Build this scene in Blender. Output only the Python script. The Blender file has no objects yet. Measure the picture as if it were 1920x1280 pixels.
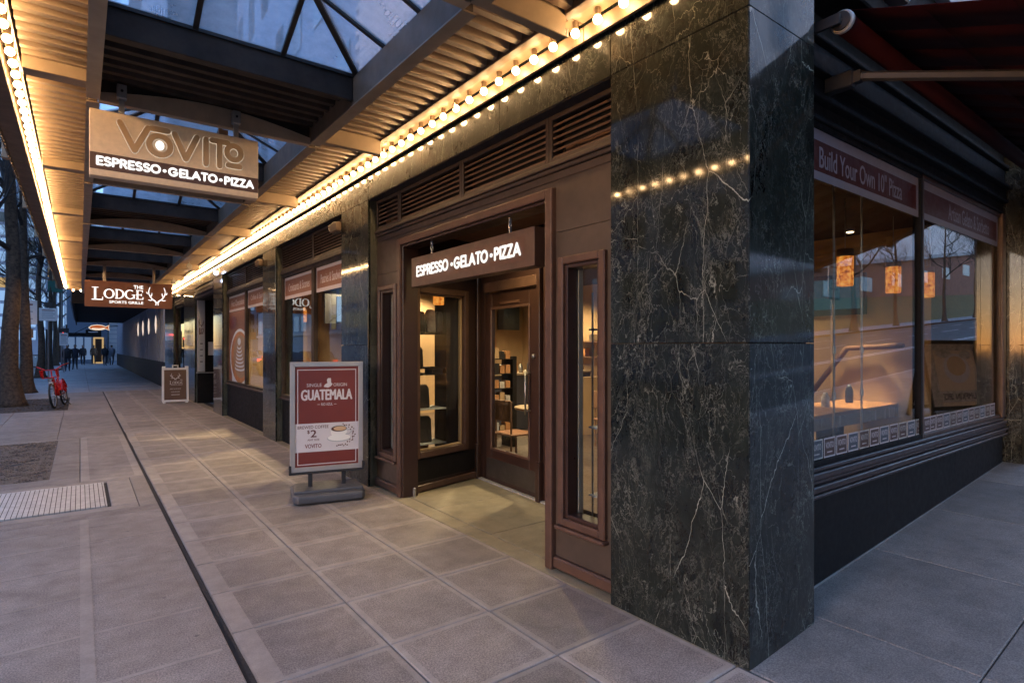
import bpy, bmesh, math, random
from mathutils import Vector, Matrix
R = math.radians
rnd = random.Random(7)
sc = bpy.context.scene
COL = sc.collection

# ------------------------------------------------------------------ camera
cam_d = bpy.data.cameras.new('camera'); cam = bpy.data.objects.new('camera', cam_d); COL.objects.link(cam)
cam.location = (0, 0, 1.6)
cam.rotation_euler = (R(90), 0, R(-37.15))
cam_d.sensor_width = 36; cam_d.lens = 36 * 1069 / 1920
cam_d.shift_y = 10 / 1920
cam_d.clip_start = 0.05; cam_d.clip_end = 1500
sc.camera = cam

# ------------------------------------------------------------------ dusk sky
SUN_EL, SUN_AZ = 4.0, 272.0
K = 2 ** -3.62     # lamps are scaled against the long dusk exposure
w = bpy.data.worlds.new('World'); sc.world = w; w.use_nodes = True
nt = w.node_tree; nt.nodes.clear()
sky = nt.nodes.new('ShaderNodeTexSky'); sky.sky_type = 'NISHITA'; sky.sun_disc = False
sky.sun_elevation = R(SUN_EL); sky.sun_rotation = R(SUN_AZ); sky.ozone_density = 3.0; sky.dust_density = 0.6
tint = nt.nodes.new('ShaderNodeMix'); tint.data_type = 'RGBA'; tint.blend_type = 'MULTIPLY'
tint.inputs[0].default_value = 1.0; tint.inputs[7].default_value = (1.04, 0.88, 0.93, 1)
bg = nt.nodes.new('ShaderNodeBackground'); bg.inputs[1].default_value = 0.15
wo = nt.nodes.new('ShaderNodeOutputWorld')
nt.links.new(sky.outputs[0], tint.inputs[6]); nt.links.new(tint.outputs[2], bg.inputs[0]); nt.links.new(bg.outputs[0], wo.inputs[0])

sun_d = bpy.data.lights.new('sun', 'SUN'); sun_d.energy = 0.05; sun_d.angle = R(30); sun_d.color = (1, .93, .85)
sun = bpy.data.objects.new('sun', sun_d); COL.objects.link(sun)
el = R(max(SUN_EL, 2)); az = R(SUN_AZ)
sd = Vector((math.sin(az) * math.cos(el), math.cos(az) * math.cos(el), math.sin(el)))
sun.rotation_euler = (-sd).to_track_quat('-Z', 'Y').to_euler()

sc.view_settings.view_transform = 'Standard'; sc.view_settings.look = 'None'
sc.view_settings.gamma = 1; sc.view_settings.exposure = 3.7; sc.view_settings.use_curve_mapping = False
cy = sc.cycles
cy.use_denoising = True
try: cy.denoiser = 'OPENIMAGEDENOISE'
except Exception: pass
cy.max_bounces = 8; cy.diffuse_bounces = 4; cy.glossy_bounces = 4; cy.transparent_max_bounces = 24; cy.transmission_bounces = 4
cy.sample_clamp_indirect = 4.0; cy.caustics_reflective = False; cy.caustics_refractive = False
cy.use_light_tree = True

# ------------------------------------------------------------------ materials
MATS = {}
def _n(nt, t, **k):
    n = nt.nodes.new(t)
    for a, b in k.items(): setattr(n, a, b)
    return n
def base_mat(name):
    m = bpy.data.materials.new(name); m.use_nodes = True; nt = m.node_tree; nt.nodes.clear()
    out = _n(nt, 'ShaderNodeOutputMaterial'); p = _n(nt, 'ShaderNodeBsdfPrincipled')
    nt.links.new(p.outputs[0], out.inputs[0]); MATS[name] = m
    return m, nt, p, out
def ramp(nt, src, stops, interp='LINEAR'):
    r = _n(nt, 'ShaderNodeValToRGB'); r.color_ramp.interpolation = interp
    e = r.color_ramp.elements
    while len(e) < len(stops): e.new(0.5)
    for i, (p, c) in enumerate(stops):
        e[i].position = p; e[i].color = (c[0], c[1], c[2], 1) if not isinstance(c, (int, float)) else (c, c, c, 1)
    nt.links.new(src, r.inputs[0]); return r.outputs[0]
def coords(nt, scale=(1, 1, 1), rand=False):
    tc = _n(nt, 'ShaderNodeTexCoord'); mp = _n(nt, 'ShaderNodeMapping'); mp.inputs['Scale'].default_value = scale
    nt.links.new(tc.outputs['Object'], mp.inputs[0])
    if rand:
        oi = _n(nt, 'ShaderNodeObjectInfo'); mm = _n(nt, 'ShaderNodeMath', operation='MULTIPLY'); mm.inputs[1].default_value = 37.0
        nt.links.new(oi.outputs['Random'], mm.inputs[0])
        cb = _n(nt, 'ShaderNodeCombineXYZ')
        for i in range(3): nt.links.new(mm.outputs[0], cb.inputs[i])
        nt.links.new(cb.outputs[0], mp.inputs['Location'])
    return mp.outputs[0]
def noise(nt, vec, scale, detail=4, rough=.55, dist=0):
    n = _n(nt, 'ShaderNodeTexNoise'); n.inputs['Scale'].default_value = scale; n.inputs['Detail'].default_value = detail
    n.inputs['Roughness'].default_value = rough; n.inputs['Distortion'].default_value = dist
    nt.links.new(vec, n.inputs['Vector']); return n.outputs[0]
def mathn(nt, op, a, b=None, c=None):
    n = _n(nt, 'ShaderNodeMath', operation=op)
    for i, x in enumerate((a, b, c)):
        if x is None: continue
        if isinstance(x, (int, float)): n.inputs[i].default_value = x
        else: nt.links.new(x, n.inputs[i])
    return n.outputs[0]
def mix(nt, fac, a, b, mode='MIX'):
    n = _n(nt, 'ShaderNodeMix'); n.data_type = 'RGBA'; n.blend_type = mode
    for i, x in ((0, fac), (6, a), (7, b)):
        if isinstance(x, (int, float)): n.inputs[i].default_value = x
        elif isinstance(x, tuple): n.inputs[i].default_value = (x[0], x[1], x[2], 1)
        else: nt.links.new(x, n.inputs[i])
    return n.outputs[2]
def bump(nt, p, h, strength=.3, dist=.01):
    b = _n(nt, 'ShaderNodeBump'); b.inputs['Strength'].default_value = strength; b.inputs['Distance'].default_value = dist
    nt.links.new(h, b.inputs['Height']); nt.links.new(b.outputs[0], p.inputs['Normal'])

def plain(name, col, rough=.5, metal=0, var=.25, scale=6, bmp=0, bscale=60, spec=.5, emit=None, es=0):
    m, nt, p, out = base_mat(name)
    v = coords(nt, rand=True)
    if var > 0:
        n1 = noise(nt, v, scale, 6, .6)
        a = tuple(c * (1 - var) for c in col); b = tuple(min(1, c * (1 + var)) for c in col)
        c = ramp(nt, n1, [(.3, a), (.7, b)])
        nt.links.new(c, p.inputs['Base Color'])
        n2 = noise(nt, v, scale * 3.1, 5, .6)
        r = ramp(nt, n2, [(.25, max(.02, rough - .08)), (.75, min(1, rough + .12))])
        nt.links.new(r, p.inputs['Roughness'])
    else:
        p.inputs['Base Color'].default_value = (*col, 1); p.inputs['Roughness'].default_value = rough
    p.inputs['Metallic'].default_value = metal; p.inputs['Specular IOR Level'].default_value = spec
    if bmp: bump(nt, p, noise(nt, v, bscale, 4, .6), bmp, .004)
    if emit: p.inputs['Emission Color'].default_value = (*emit, 1); p.inputs['Emission Strength'].default_value = es
    return m
def emis(name, col, s):
    m = bpy.data.materials.new(name); m.use_nodes = True; nt = m.node_tree; nt.nodes.clear()
    out = _n(nt, 'ShaderNodeOutputMaterial'); e = _n(nt, 'ShaderNodeEmission'); e.inputs[0].default_value = (*col, 1); e.inputs[1].default_value = s * K
    nt.links.new(e.outputs[0], out.inputs[0]); MATS[name] = m; return m

def marble(name, dark, light, vein, rough=.07, amt=1.0):
    m, nt, p, out = base_mat(name)
    v = coords(nt, (1, 1, .62), rand=True)
    wn = _n(nt, 'ShaderNodeTexNoise'); wn.inputs['Scale'].default_value = 1.7; wn.inputs['Detail'].default_value = 6; wn.inputs['Roughness'].default_value = .62; nt.links.new(v, wn.inputs['Vector'])
    add = _n(nt, 'ShaderNodeVectorMath', operation='MULTIPLY_ADD'); add.inputs[1].default_value = (.42, .42, .50)
    nt.links.new(wn.outputs[1], add.inputs[0]); nt.links.new(v, add.inputs[2]); dv = add.outputs[0]
    base = ramp(nt, noise(nt, dv, 2.6, 12, .72), [(.38, dark), (.52, tuple((a_ + b_) / 2 for a_, b_ in zip(dark, light))), (.70, light)])
    cl = mathn(nt, 'MULTIPLY', ramp(nt, noise(nt, dv, 13, 10, .8, 1.2), [(.46, 0.0), (.66, 1.0)]), ramp(nt, noise(nt, v, 1.6, 4, .6), [(.38, .15), (.66, 1.0)]))
    base = mix(nt, mathn(nt, 'MULTIPLY', cl, .5), base, tuple(x * 2.4 + .015 for x in light))
    def veinlayer(scale, width, mscale, lo, hi, detail):
        vo = _n(nt, 'ShaderNodeTexVoronoi', feature='DISTANCE_TO_EDGE'); vo.inputs['Scale'].default_value = scale
        nt.links.new(dv, vo.inputs['Vector'])
        a = vo.outputs[0]
        f = ramp(nt, a, [(0.0, 1.0), (width, 0.0)])
        mk = ramp(nt, noise(nt, v, mscale, 4, .6), [(lo, 0.0), (hi, 1.0)])
        return mathn(nt, 'MULTIPLY', f, mk)
    def nlayer(scale, width, mscale, lo, hi):
        a = mathn(nt, 'ABSOLUTE', mathn(nt, 'SUBTRACT', noise(nt, dv, scale, 5, .55, .6), .5))
        f = ramp(nt, a, [(0.0, 1.0), (width, 0.0)])
        mk = ramp(nt, noise(nt, v, mscale, 3, .6), [(lo, 0.0), (hi, 1.0)])
        return mathn(nt, 'MULTIPLY', f, mk)
    l1 = veinlayer(1.9, .0034, 2.1, .50, .66, 4)
    l2 = nlayer(2.3, .0035, 2.6, .50, .66)
    l3 = nlayer(7.5, .0085, 3.7, .44, .62)
    l4 = veinlayer(9.0, .014, 3.3, .46, .62, 3)
    mv = _n(nt, 'ShaderNodeVectorMath', operation='MULTIPLY_ADD'); mv.inputs[1].default_value = (.16, .16, .16); nt.links.new(wn.outputs[1], mv.inputs[0]); nt.links.new(v, mv.inputs[2])
    rt = _n(nt, 'ShaderNodeMapping'); rt.inputs['Rotation'].default_value = (.55, .3, .4); rt.inputs['Scale'].default_value = (1, 1, .45); nt.links.new(mv.outputs[0], rt.inputs[0])
    def longvein(scale, width, off):
        vo = _n(nt, 'ShaderNodeTexVoronoi', feature='DISTANCE_TO_EDGE'); vo.inputs['Scale'].default_value = scale; nt.links.new(rt.outputs[0], vo.inputs['Vector'])
        wv = mathn(nt, 'MULTIPLY', ramp(nt, noise(nt, v, 5.5 + off, 3, .6), [(.35, .2), (.7, 1.0)]), width)
        ff = mathn(nt, 'SUBTRACT', 1.0, mathn(nt, 'MINIMUM', mathn(nt, 'DIVIDE', vo.outputs[0], wv), 1.0))
        return mathn(nt, 'MULTIPLY', ff, ramp(nt, noise(nt, v, 1.9 + off, 3, .5), [(.46, 0.0), (.56, 1.0)]))
    l6 = mathn(nt, 'MAXIMUM', mathn(nt, 'MULTIPLY', longvein(1.9, .0046, 0), .75), mathn(nt, 'MULTIPLY', longvein(4.2, .0075, .7), .55))
    l5 = nlayer(24.0, .028, 4.5, .42, .64); cl = cl
    f = mathn(nt, 'MAXIMUM', mathn(nt, 'MAXIMUM', mathn(nt, 'MULTIPLY', l1, .8), mathn(nt, 'MULTIPLY', l2, .7)), mathn(nt, 'MAXIMUM', mathn(nt, 'MULTIPLY', l3, .4), mathn(nt, 'MULTIPLY', l4, .30)))
    f = mathn(nt, 'MAXIMUM', mathn(nt, 'MULTIPLY', f, .80), mathn(nt, 'MULTIPLY', l5, .18)); f = mathn(nt, 'MAXIMUM', f, l6)
    c = mix(nt, mathn(nt, 'MULTIPLY', f, amt), base, vein)
    nt.links.new(c, p.inputs['Base Color'])
    sm = ramp(nt, noise(nt, coords(nt, (6, 6, .8)), 1.5, 5, .6), [(.3, rough * .7), (.8, rough * 2.0)])
    p.inputs['Roughness'].default_value = .40; p.inputs['Specular IOR Level'].default_value = .09; p.inputs['Coat Weight'].default_value = 1.0; p.inputs['Coat IOR'].default_value = 1.5; nt.links.new(sm, p.inputs['Coat Roughness'])
    bump(nt, p, noise(nt, v, 1.1, 2, .5), .04, .02)
    return m

marble('marble', (.0012, .0018, .0016), (.012, .0165, .013), (.40, .43, .37), .055)
marble('marble_green', (.035, .04, .03), (.10, .10, .075), (.3, .3, .22), .22, .6)
marble('table_stone', (.22, .17, .12), (.36, .30, .22), (.12, .08, .05), .2, .5)

def glass(name, tintc=(.92, .94, .93), boost=1.55, rough=0.0, dirt=0):
    m = bpy.data.materials.new(name); m.use_nodes = True; nt = m.node_tree; nt.nodes.clear(); MATS[name] = m
    out = _n(nt, 'ShaderNodeOutputMaterial'); tr = _n(nt, 'ShaderNodeBsdfTransparent'); gl = _n(nt, 'ShaderNodeBsdfGlossy')
    tr.inputs[0].default_value = (*tintc, 1); gl.inputs['Roughness'].default_value = rough
    lw = _n(nt, 'ShaderNodeFresnel'); ge = _n(nt, 'ShaderNodeNewGeometry')
    ior = mathn(nt, 'ADD', mathn(nt, 'MULTIPLY', ge.outputs['Backfacing'], 1 / boost - boost), boost); nt.links.new(ior, lw.inputs[0])
    mx = _n(nt, 'ShaderNodeMixShader'); nt.links.new(lw.outputs[0], mx.inputs[0]); nt.links.new(tr.outputs[0], mx.inputs[1]); nt.links.new(gl.outputs[0], mx.inputs[2])
    last = mx.outputs[0]
    if dirt:
        df = _n(nt, 'ShaderNodeBsdfTranslucent'); df.inputs[0].default_value = (.68, .72, .76, 1)
        v = coords(nt, (1, 1, 1)); f = ramp(nt, noise(nt, v, 2.5, 8, .7), [(.3, dirt * .4), (.75, dirt)])
        m2 = _n(nt, 'ShaderNodeMixShader'); nt.links.new(f, m2.inputs[0]); nt.links.new(last, m2.inputs[1]); nt.links.new(df.outputs[0], m2.inputs[2]); last = m2.outputs[0]
    nt.links.new(last, out.inputs[0]); return m
glass('glass', boost=1.46)
glass('glass_side', boost=1.9)
glass('roof_glass', (.80, .86, .95), 1.5, .12, .55)

def concrete(name, c1, c2, speck=.5, stains=1.0, bmp=.35):
    m, nt, p, out = base_mat(name)
    v = coords(nt, rand=True)
    tc = _n(nt, 'ShaderNodeNewGeometry'); gv = tc.outputs['Position']
    big = ramp(nt, noise(nt, gv, .9, 6, .6), [(.32, c1), (.70, c2)])
    med = ramp(nt, noise(nt, gv, 6.5, 6, .65), [(.34, .82), (.7, 1.12)])
    c = mix(nt, 1.0, big, med, 'MULTIPLY')
    sp = ramp(nt, noise(nt, gv, 120, 3, .7), [(.40, 1 - speck * .55), (.62, 1 + speck * .25)])
    c = mix(nt, 1.0, c, sp, 'MULTIPLY')
    st = ramp(nt, noise(nt, gv, 2.7, 8, .72, .8), [(.56, 0.0), (.72, 1.0)])
    c = mix(nt, mathn(nt, 'MULTIPLY', st, .30 * stains), c, tuple(x * .45 for x in c1))
    # gum spots
    vo = _n(nt, 'ShaderNodeTexVoronoi'); vo.inputs['Scale'].default_value = 2.6; nt.links.new(gv, vo.inputs['Vector'])
    g = ramp(nt, vo.outputs[0], [(.026, 1.0), (.034, 0.0)])
    c = mix(nt, mathn(nt, 'MULTIPLY', g, .5 * stains), c, (.08, .07, .065))
    oi = _n(nt, 'ShaderNodeObjectInfo'); rv = ramp(nt, oi.outputs['Random'], [(0, .82), (1, 1.08)])
    c = mix(nt, 1.0, c, rv, 'MULTIPLY')
    nt.links.new(c, p.inputs['Base Color'])
    rr = ramp(nt, noise(nt, gv, 5, 5, .6), [(.3, .52), (.75, .8)]); nt.links.new(rr, p.inputs['Roughness'])
    hb = mathn(nt, 'ADD', noise(nt, gv, 130, 3, .7), mathn(nt, 'MULTIPLY', noise(nt, gv, 14, 5, .6), 1.5))
    bump(nt, p, hb, bmp, .004)
    return m
concrete('concrete', (.245, .202, .172), (.355, .298, .256), .8, 1.6)
concrete('concrete_trowel', (.30, .25, .21), (.395, .335, .285), .2, .7, .15)
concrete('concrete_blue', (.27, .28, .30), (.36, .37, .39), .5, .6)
concrete('concrete_side', (.235, .208, .185), (.335, .298, .265), .7, 1.1)
concrete('concrete_entry', (.26, .21, .13), (.38, .32, .21), .3, 1.3, .2)
concrete('asphalt', (.035, .036, .04), (.06, .06, .065), .6, .3, .4)
concrete('kerb_stone', (.26, .25, .24), (.34, .33, .32), .4, .8)
plain('grout', (.035, .028, .024), .9, var=.3)
plain('sealant', (.028, .022, .02), .95, var=.5, scale=40, bmp=.8, bscale=90)
plain('soil', (.07, .052, .04), 1.0, var=.6, scale=30, bmp=1, bscale=50)
plain('gravel', (.16, .12, .09), .95, var=.7, scale=60, bmp=1, bscale=80)
plain('paint_white', (.75, .74, .72), .5, var=.08)
plain('road_paint', (.7, .7, .68), .7, var=.2, scale=20)
plain('canopy_paint', (.36, .27, .18), .42, var=.14, scale=5, bmp=.06, bscale=30)
plain('canopy_beam', (.18, .122, .078), .55, var=.2, scale=5)
plain('canopy_dark', (.050, .034, .025), .6, spec=.25, var=.45, scale=4, bmp=.1)  # canopy paint darkened to hold the roof deck's shade; dark window frames share it
plain('mullion', (.018, .014, .012), .5, var=.3)
plain('rail_cream', (.20, .145, .09), .35, var=.1)
plain('brown_trim', (.078, .040, .027), .42, var=.30, scale=7, bmp=.10, bscale=45)
plain('brown_door', (.034, .016, .012), .34, var=.15, scale=5)
plain('grey_panel', (.055, .038, .028), .5, var=.26, scale=4, bmp=.05, bscale=160)
plain('black_panel', (.007, .0055, .0055), .6, spec=.25, var=.3)
plain('louver', (.115, .070, .045), .45, var=.15)
plain('void', (.004, .003, .003), .9, var=0)
plain('steel', (.42, .41, .40), .33, 1.0, var=.15, scale=20)
plain('kick_steel', (.11, .095, .085), .4, .8, var=.2)
plain('steel_plate', (.52, .51, .50), .55, .7, var=.2, scale=12)
plain('alu', (.44, .41, .40), .38, .6, var=.08)
plain('sign_beige', (.72, .56, .40), .5, .0, var=.08, scale=30)
plain('letter_bronze', (.46, .29, .15), .4, .3, var=.1)
plain('sign_brown', (.085, .035, .022), .4, var=.08)
plain('lodge_brown', (.22, .075, .033), .5, var=.06)
plain('poster_red', (.165, .026, .019), .35, var=.05)
plain('poster_white', (.62, .58, .60), .4, var=.03)
plain('poster_dark', (.10, .02, .02), .4, var=0)
plain('banner_red', (.27, .105, .06), .5, var=.05)
plain('banner_pink', (.62, .52, .50), .5, var=.03)
plain('side_banner_pale', (.36, .31, .33), .5, var=.03)  # darker copy of the street banner tone, awning shade put into the colour
plain('side_banner_red', (.115, .020, .011), .45, var=.05)  # red lowered the same way, with the awning's shade in it
plain('cup_white', (.8, .78, .75), .3, var=.02)
plain('coffee', (.42, .24, .11), .4, var=.05)
plain('crema', (.62, .42, .24), .4, var=.05)
plain('bean', (.10, .03, .02), .4, var=.1)
plain('poster_orange', (.55, .20, .045), .4, var=.25, scale=3)
plain('rubber', (.012, .012, .013), .6, var=.2)
plain('plastic_grey', (.075, .075, .085), .45, var=.12, scale=8, bmp=.05, bscale=120)
plain('plastic_dark', (.018, .018, .022), .45, var=.2)
plain('bike_red', (.55, .012, .012), .25, var=.05)
plain('bark', (.075, .050, .034), .95, var=.6, scale=14, bmp=1, bscale=26)
plain('twig', (.035, .028, .026), .9, var=.3)
plain('cloth_black', (.028, .026, .03), .85, var=.3)
plain('cloth_navy', (.03, .034, .055), .85, var=.3)
plain('cloth_grey', (.16, .18, .22), .85, var=.2)
plain('skin', (.35, .2, .14), .6, var=.05)
plain('hair', (.02, .014, .01), .7, var=.2)
plain('awning_red', (.028, .002, .003), .95, spec=.15, var=.12, scale=3, bmp=.08, bscale=300)
plain('awning_metal', (.05, .04, .034), .45, .3, var=.1)
plain('trim_dark', (.009, .007, .007), .7, spec=.2, var=.3)
plain('sill_purple', (.055, .034, .032), .4, var=.2)
plain('interior_tan', (.42, .28, .15), .8, var=.08, scale=2)
plain('interior_brown', (.15, .075, .04), .7, var=.15, scale=2)
plain('interior_ceiling', (.028, .016, .010), .8, var=.1)
plain('interior_floor', (.09, .065, .05), .35, var=.2)
plain('counter_blue', (.03, .035, .055), .4, var=.2)
plain('table_wood', (.34, .17, .07), .35, var=.3, scale=3)
plain('counter_top', (.35, .27, .18), .3, var=.2)
plain('menu_blue', (.03, .045, .08), .5, var=.3, scale=9)
plain('bag_white', (.5, .45, .4), .5, var=.4, scale=14)
plain('bag_black', (.02, .018, .018), .4, var=.3, scale=14)
plain('box_orange', (.42, .20, .08), .5, var=.2)
plain('stool_red', (.20, .09, .045), .5, var=.1)
plain('metal_pale', (.42, .40, .37), .4, .5, var=.15)
plain('pale_stone', (.42, .41, .43), .7, var=.12, scale=1.2)
plain('white_wall', (.80, .76, .78), .7, var=.08, scale=.6)
plain('grey_wall', (.24, .29, .37), .7, var=.12, scale=.6)
plain('blue_wall', (.20, .25, .33), .6, var=.1, scale=.4)
plain('pilaster_stone', (.42, .44, .50), .6, var=.1)
plain('canopy_paint_lit', (.55, .40, .26), .5, var=.15)  # canopy paint lightened for the arches: bulb glow put into the colour
plain('brick_wall', (.26, .11, .075), .85, var=.25, scale=2)
plain('dark_window', (.02, .022, .03), .12, var=.2, scale=.7)
plain('grass', (.14, .10, .03), .95, var=.4, scale=3, bmp=1)
plain('leaf_green', (.02, .12, .09), .6, var=.2)
plain('car_dark', (.02, .02, .03), .2, var=.1)
plain('car_silver', (.3, .32, .36), .25, .4, var=.05)
plain('roof_brick', (.55, .53, .54), .75, var=.12, scale=7)
plain('roof_brick_joint', (.16, .15, .16), .9, var=.1)
plain('frosted', (.42, .44, .46), .5, var=.08)
emis('bulb_glow', (1.0, .61, .28), 112)
_t = MATS['bulb_glow'].node_tree; _o = _n(_t, 'ShaderNodeObjectInfo'); _e = [q for q in _t.nodes if q.type == 'EMISSION'][0]
_t.links.new(mathn(_t, 'MULTIPLY', mathn(_t, 'ADD', mathn(_t, 'MULTIPLY', _o.outputs['Random'], .55), .72), 100 * K), _e.inputs[1])
emis('letter_glow', (1.0, .97, .92), 1.5)
emis('letter_glow_warm', (1.0, .93, .84), 1.25)
emis('red_glow', (1.0, .05, .03), 9)
emis('red_dim', (1.0, .06, .05), 2.5)
emis('window_lit', (1.0, .66, .30), .5)
emis('window_blue', (.35, .6, 1.0), .8)
emis('window_soft', (.30, .5, .9), .35)
emis('white_glow', (.95, .95, 1.0), 7)
emis('sconce_glow', (1.0, .80, .66), .9)
emis('neon_white', (1.0, .84, .66), .95)
emis('halo_pale', (1.0, .85, .66), .75)
emis('neon_orange', (1.0, .22, .06), .45)
emis('screen', (.55, .75, 1.0), .7)
emis('bulb_dim', (1.0, .7, .35), 3)
emis('teal_picture', (.08, .26, .34), .22)
emis('spot_glow', (1.0, .72, .40), 14)
emis('blue_spot', (.55, .70, 1.0), 14)
emis('ceiling_glow', (1.0, .78, .48), 6)
# mottled amber shade that gives off light
m = bpy.data.materials.new('amber_shade'); m.use_nodes = True; nt = m.node_tree; nt.nodes.clear(); MATS['amber_shade'] = m
o_ = _n(nt, 'ShaderNodeOutputMaterial'); e_ = _n(nt, 'ShaderNodeEmission')
vc = coords(nt); f_ = noise(nt, vc, 34, 6, .75)
cc = ramp(nt, f_, [(.36, (.10, .012, .002)), (.48, (.75, .18, .02)), (.58, (1.0, .42, .07)), (.74, (1.0, .66, .22))])
nt.links.new(cc, e_.inputs[0]); e_.inputs[1].default_value = 1.15 * K; nt.links.new(e_.outputs[0], o_.inputs[0])
M = MATS

# ------------------------------------------------------------------ mesh helpers
ORG = {}
class MB:
    def __init__(s, mat=None):
        s.v = []; s.f = []; s.m = []; s.X = mat
    def _a(s, pts):
        b = len(s.v)
        for p in pts:
            p = Vector(p)
            if s.X is not None: p = s.X @ p
            s.v.append(p)
        return b
    def face(s, pts, mi=0):
        b = s._a(pts); s.f.append(tuple(range(b, b + len(pts)))); s.m.append(mi)
    def box(s, x0, x1, y0, y1, z0, z1, mi=0):
        b = s._a([(x0, y0, z0), (x1, y0, z0), (x1, y1, z0), (x0, y1, z0), (x0, y0, z1), (x1, y0, z1), (x1, y1, z1), (x0, y1, z1)])
        for q in ((0, 3, 2, 1), (4, 5, 6, 7), (0, 1, 5, 4), (1, 2, 6, 5), (2, 3, 7, 6), (3, 0, 4, 7)):
            s.f.append(tuple(b + i for i in q)); s.m.append(mi)
        return s
    def prism(s, poly, axis, a, b, mi=0):
        """poly: list of 2D points in the plane normal to axis; extruded from a to b"""
        def P(p, t):
            return {'x': (t, p[0], p[1]), 'y': (p[0], t, p[1]), 'z': (p[0], p[1], t)}[axis]
        n = len(poly); i0 = s._a([P(p, a) for p in poly]); i1 = s._a([P(p, b) for p in poly])
        s.f.append(tuple(i0 + i for i in reversed(range(n)))); s.m.append(mi)
        s.f.append(tuple(i1 + i for i in range(n))); s.m.append(mi)
        for i in range(n):
            j = (i + 1) % n; s.f.append((i0 + i, i0 + j, i1 + j, i1 + i)); s.m.append(mi)
        return s
    def tube(s, pts, r, n=8, mi=0, caps=True):
        pts = [Vector(p) for p in pts]; rs = r if isinstance(r, (list, tuple)) else [r] * len(pts)
        rings = []; up = None
        for i, p in enumerate(pts):
            d = (pts[min(i + 1, len(pts) - 1)] - pts[max(i - 1, 0)])
            if d.length < 1e-9: d = Vector((0, 0, 1))
            d.normalize()
            if up is None: up = d.orthogonal().normalized()
            up = (up - d * up.dot(d))
            up = up.normalized() if up.length > 1e-6 else d.orthogonal().normalized()
            side = d.cross(up)
            rings.append(s._a([p + (up * math.cos(t) + side * math.sin(t)) * rs[i] for t in [2 * math.pi * k / n for k in range(n)]]))
        for a, b in zip(rings, rings[1:]):
            for k in range(n):
                j = (k + 1) % n; s.f.append((a + k, a + j, b + j, b + k)); s.m.append(mi)
        if caps:
            s.f.append(tuple(rings[0] + k for k in reversed(range(n)))); s.m.append(mi)
            s.f.append(tuple(rings[-1] + k for k in range(n))); s.m.append(mi)
        return s
    def lathe(s, c, prof, n=12, mi=0, axis='z'):
        """prof: list of (r, h)"""
        rings = []
        for r, h in prof:
            pts = []
            for k in range(n):
                t = 2 * math.pi * k / n; a, b = r * math.cos(t), r * math.sin(t)
                q = {'z': (a, b, h), 'y': (a, h, b), 'x': (h, a, b)}[axis]
                pts.append((c[0] + q[0], c[1] + q[1], c[2] + q[2]))
            rings.append(s._a(pts))
        for a, b in zip(rings, rings[1:]):
            for k in range(n):
                j = (k + 1) % n; s.f.append((a + k, a + j, b + j, b + k)); s.m.append(mi)
        s.f.append(tuple(rings[0] + k for k in reversed(range(n)))); s.m.append(mi)
        s.f.append(tuple(rings[-1] + k for k in range(n))); s.m.append(mi)
        return s
    def ball(s, c, r, n=10, mi=0):
        return s.lathe(c, [(max(.001, r * math.sin(math.pi * i / (n // 2 + 1))), -r * math.cos(math.pi * i / (n // 2 + 1))) for i in range(n // 2 + 2)], n, mi)
    def ring(s, s0, s1, z0, z1, wd, a, b, axis='y', mi=0, lap=0):
        """rectangular frame in the s-z plane, from depth a to b"""
        def B(p0, p1, q0, q1):
            if axis == 'y': s.box(a, b, p0, p1, q0, q1, mi)      # frame spans Y, depth along X
            else: s.box(p0, p1, a, b, q0, q1, mi)                # frame spans X, depth along Y
        B(s0, s0 + wd, z0, z1); B(s1 - wd, s1, z0, z1); B(s0 + wd, s1 - wd, z0, z0 + wd); B(s0 + wd, s1 - wd, z1 - wd, z1)
        return s
    def mesh(s, name, mats, off=Vector((0, 0, 0)), smooth=False, bevel=0, seg=1):
        me = bpy.data.meshes.new(name)
        me.from_pydata([tuple(v - off) for v in s.v], [], s.f)
        for x in (mats if isinstance(mats, (list, tuple)) else [mats]): me.materials.append(M[x])
        me.polygons.foreach_set('material_index', s.m)
        bm = bmesh.new(); bm.from_mesh(me)
        bmesh.ops.recalc_face_normals(bm, faces=bm.faces)
        if bevel:
            bmesh.ops.bevel(bm, geom=[e for e in bm.edges if len(e.link_faces) == 2 and e.calc_face_angle(0) > .5], offset=bevel, segments=seg, affect='EDGES', profile=.6)
        bm.to_mesh(me); bm.free()
        if smooth: me.polygons.foreach_set('use_smooth', [True] * len(me.polygons))
        me.update(); return me
    def build(s, name, mats, parent=None, smooth=False, bevel=0, seg=1, **props):
        off = ORG.get(parent.name, Vector((0, 0, 0))) if parent is not None else Vector((0, 0, 0))
        o = bpy.data.objects.new(name, s.mesh(name, mats, off, smooth, bevel, seg)); COL.objects.link(o)
        if parent is not None: o.parent = parent; ORG[o.name] = off
        for k, v in props.items(): o[k] = v
        return o
def root(name, loc, label=None, cat=None, group=None, kind=None, rot=0):
    o = bpy.data.objects.new(name, None); COL.objects.link(o); o.location = loc; o.rotation_euler = (0, 0, rot)
    o.empty_display_size = .1
    ORG[o.name] = Vector(loc) if rot == 0 else Vector((0, 0, 0))
    if label: o['label'] = label
    if cat: o['category'] = cat
    if group: o['group'] = group
    if kind: o['kind'] = kind
    return o
def tag(o, label, cat, group=None):
    o['label'] = label; o['category'] = cat
    if group: o['group'] = group
    return o
def inst(name, me, parent, loc, rot=(0, 0, 0), scale=(1, 1, 1)):
    """a part that shares mesh data; loc in world coordinates when the parent is an unrotated root"""
    o = bpy.data.objects.new(name, me); COL.objects.link(o); o.parent = parent
    off = ORG.get(parent.name, Vector((0, 0, 0))); o.location = Vector(loc) - off; o.rotation_euler = rot; o.scale = scale
    ORG[o.name] = Vector((0, 0, 0)); return o
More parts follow.
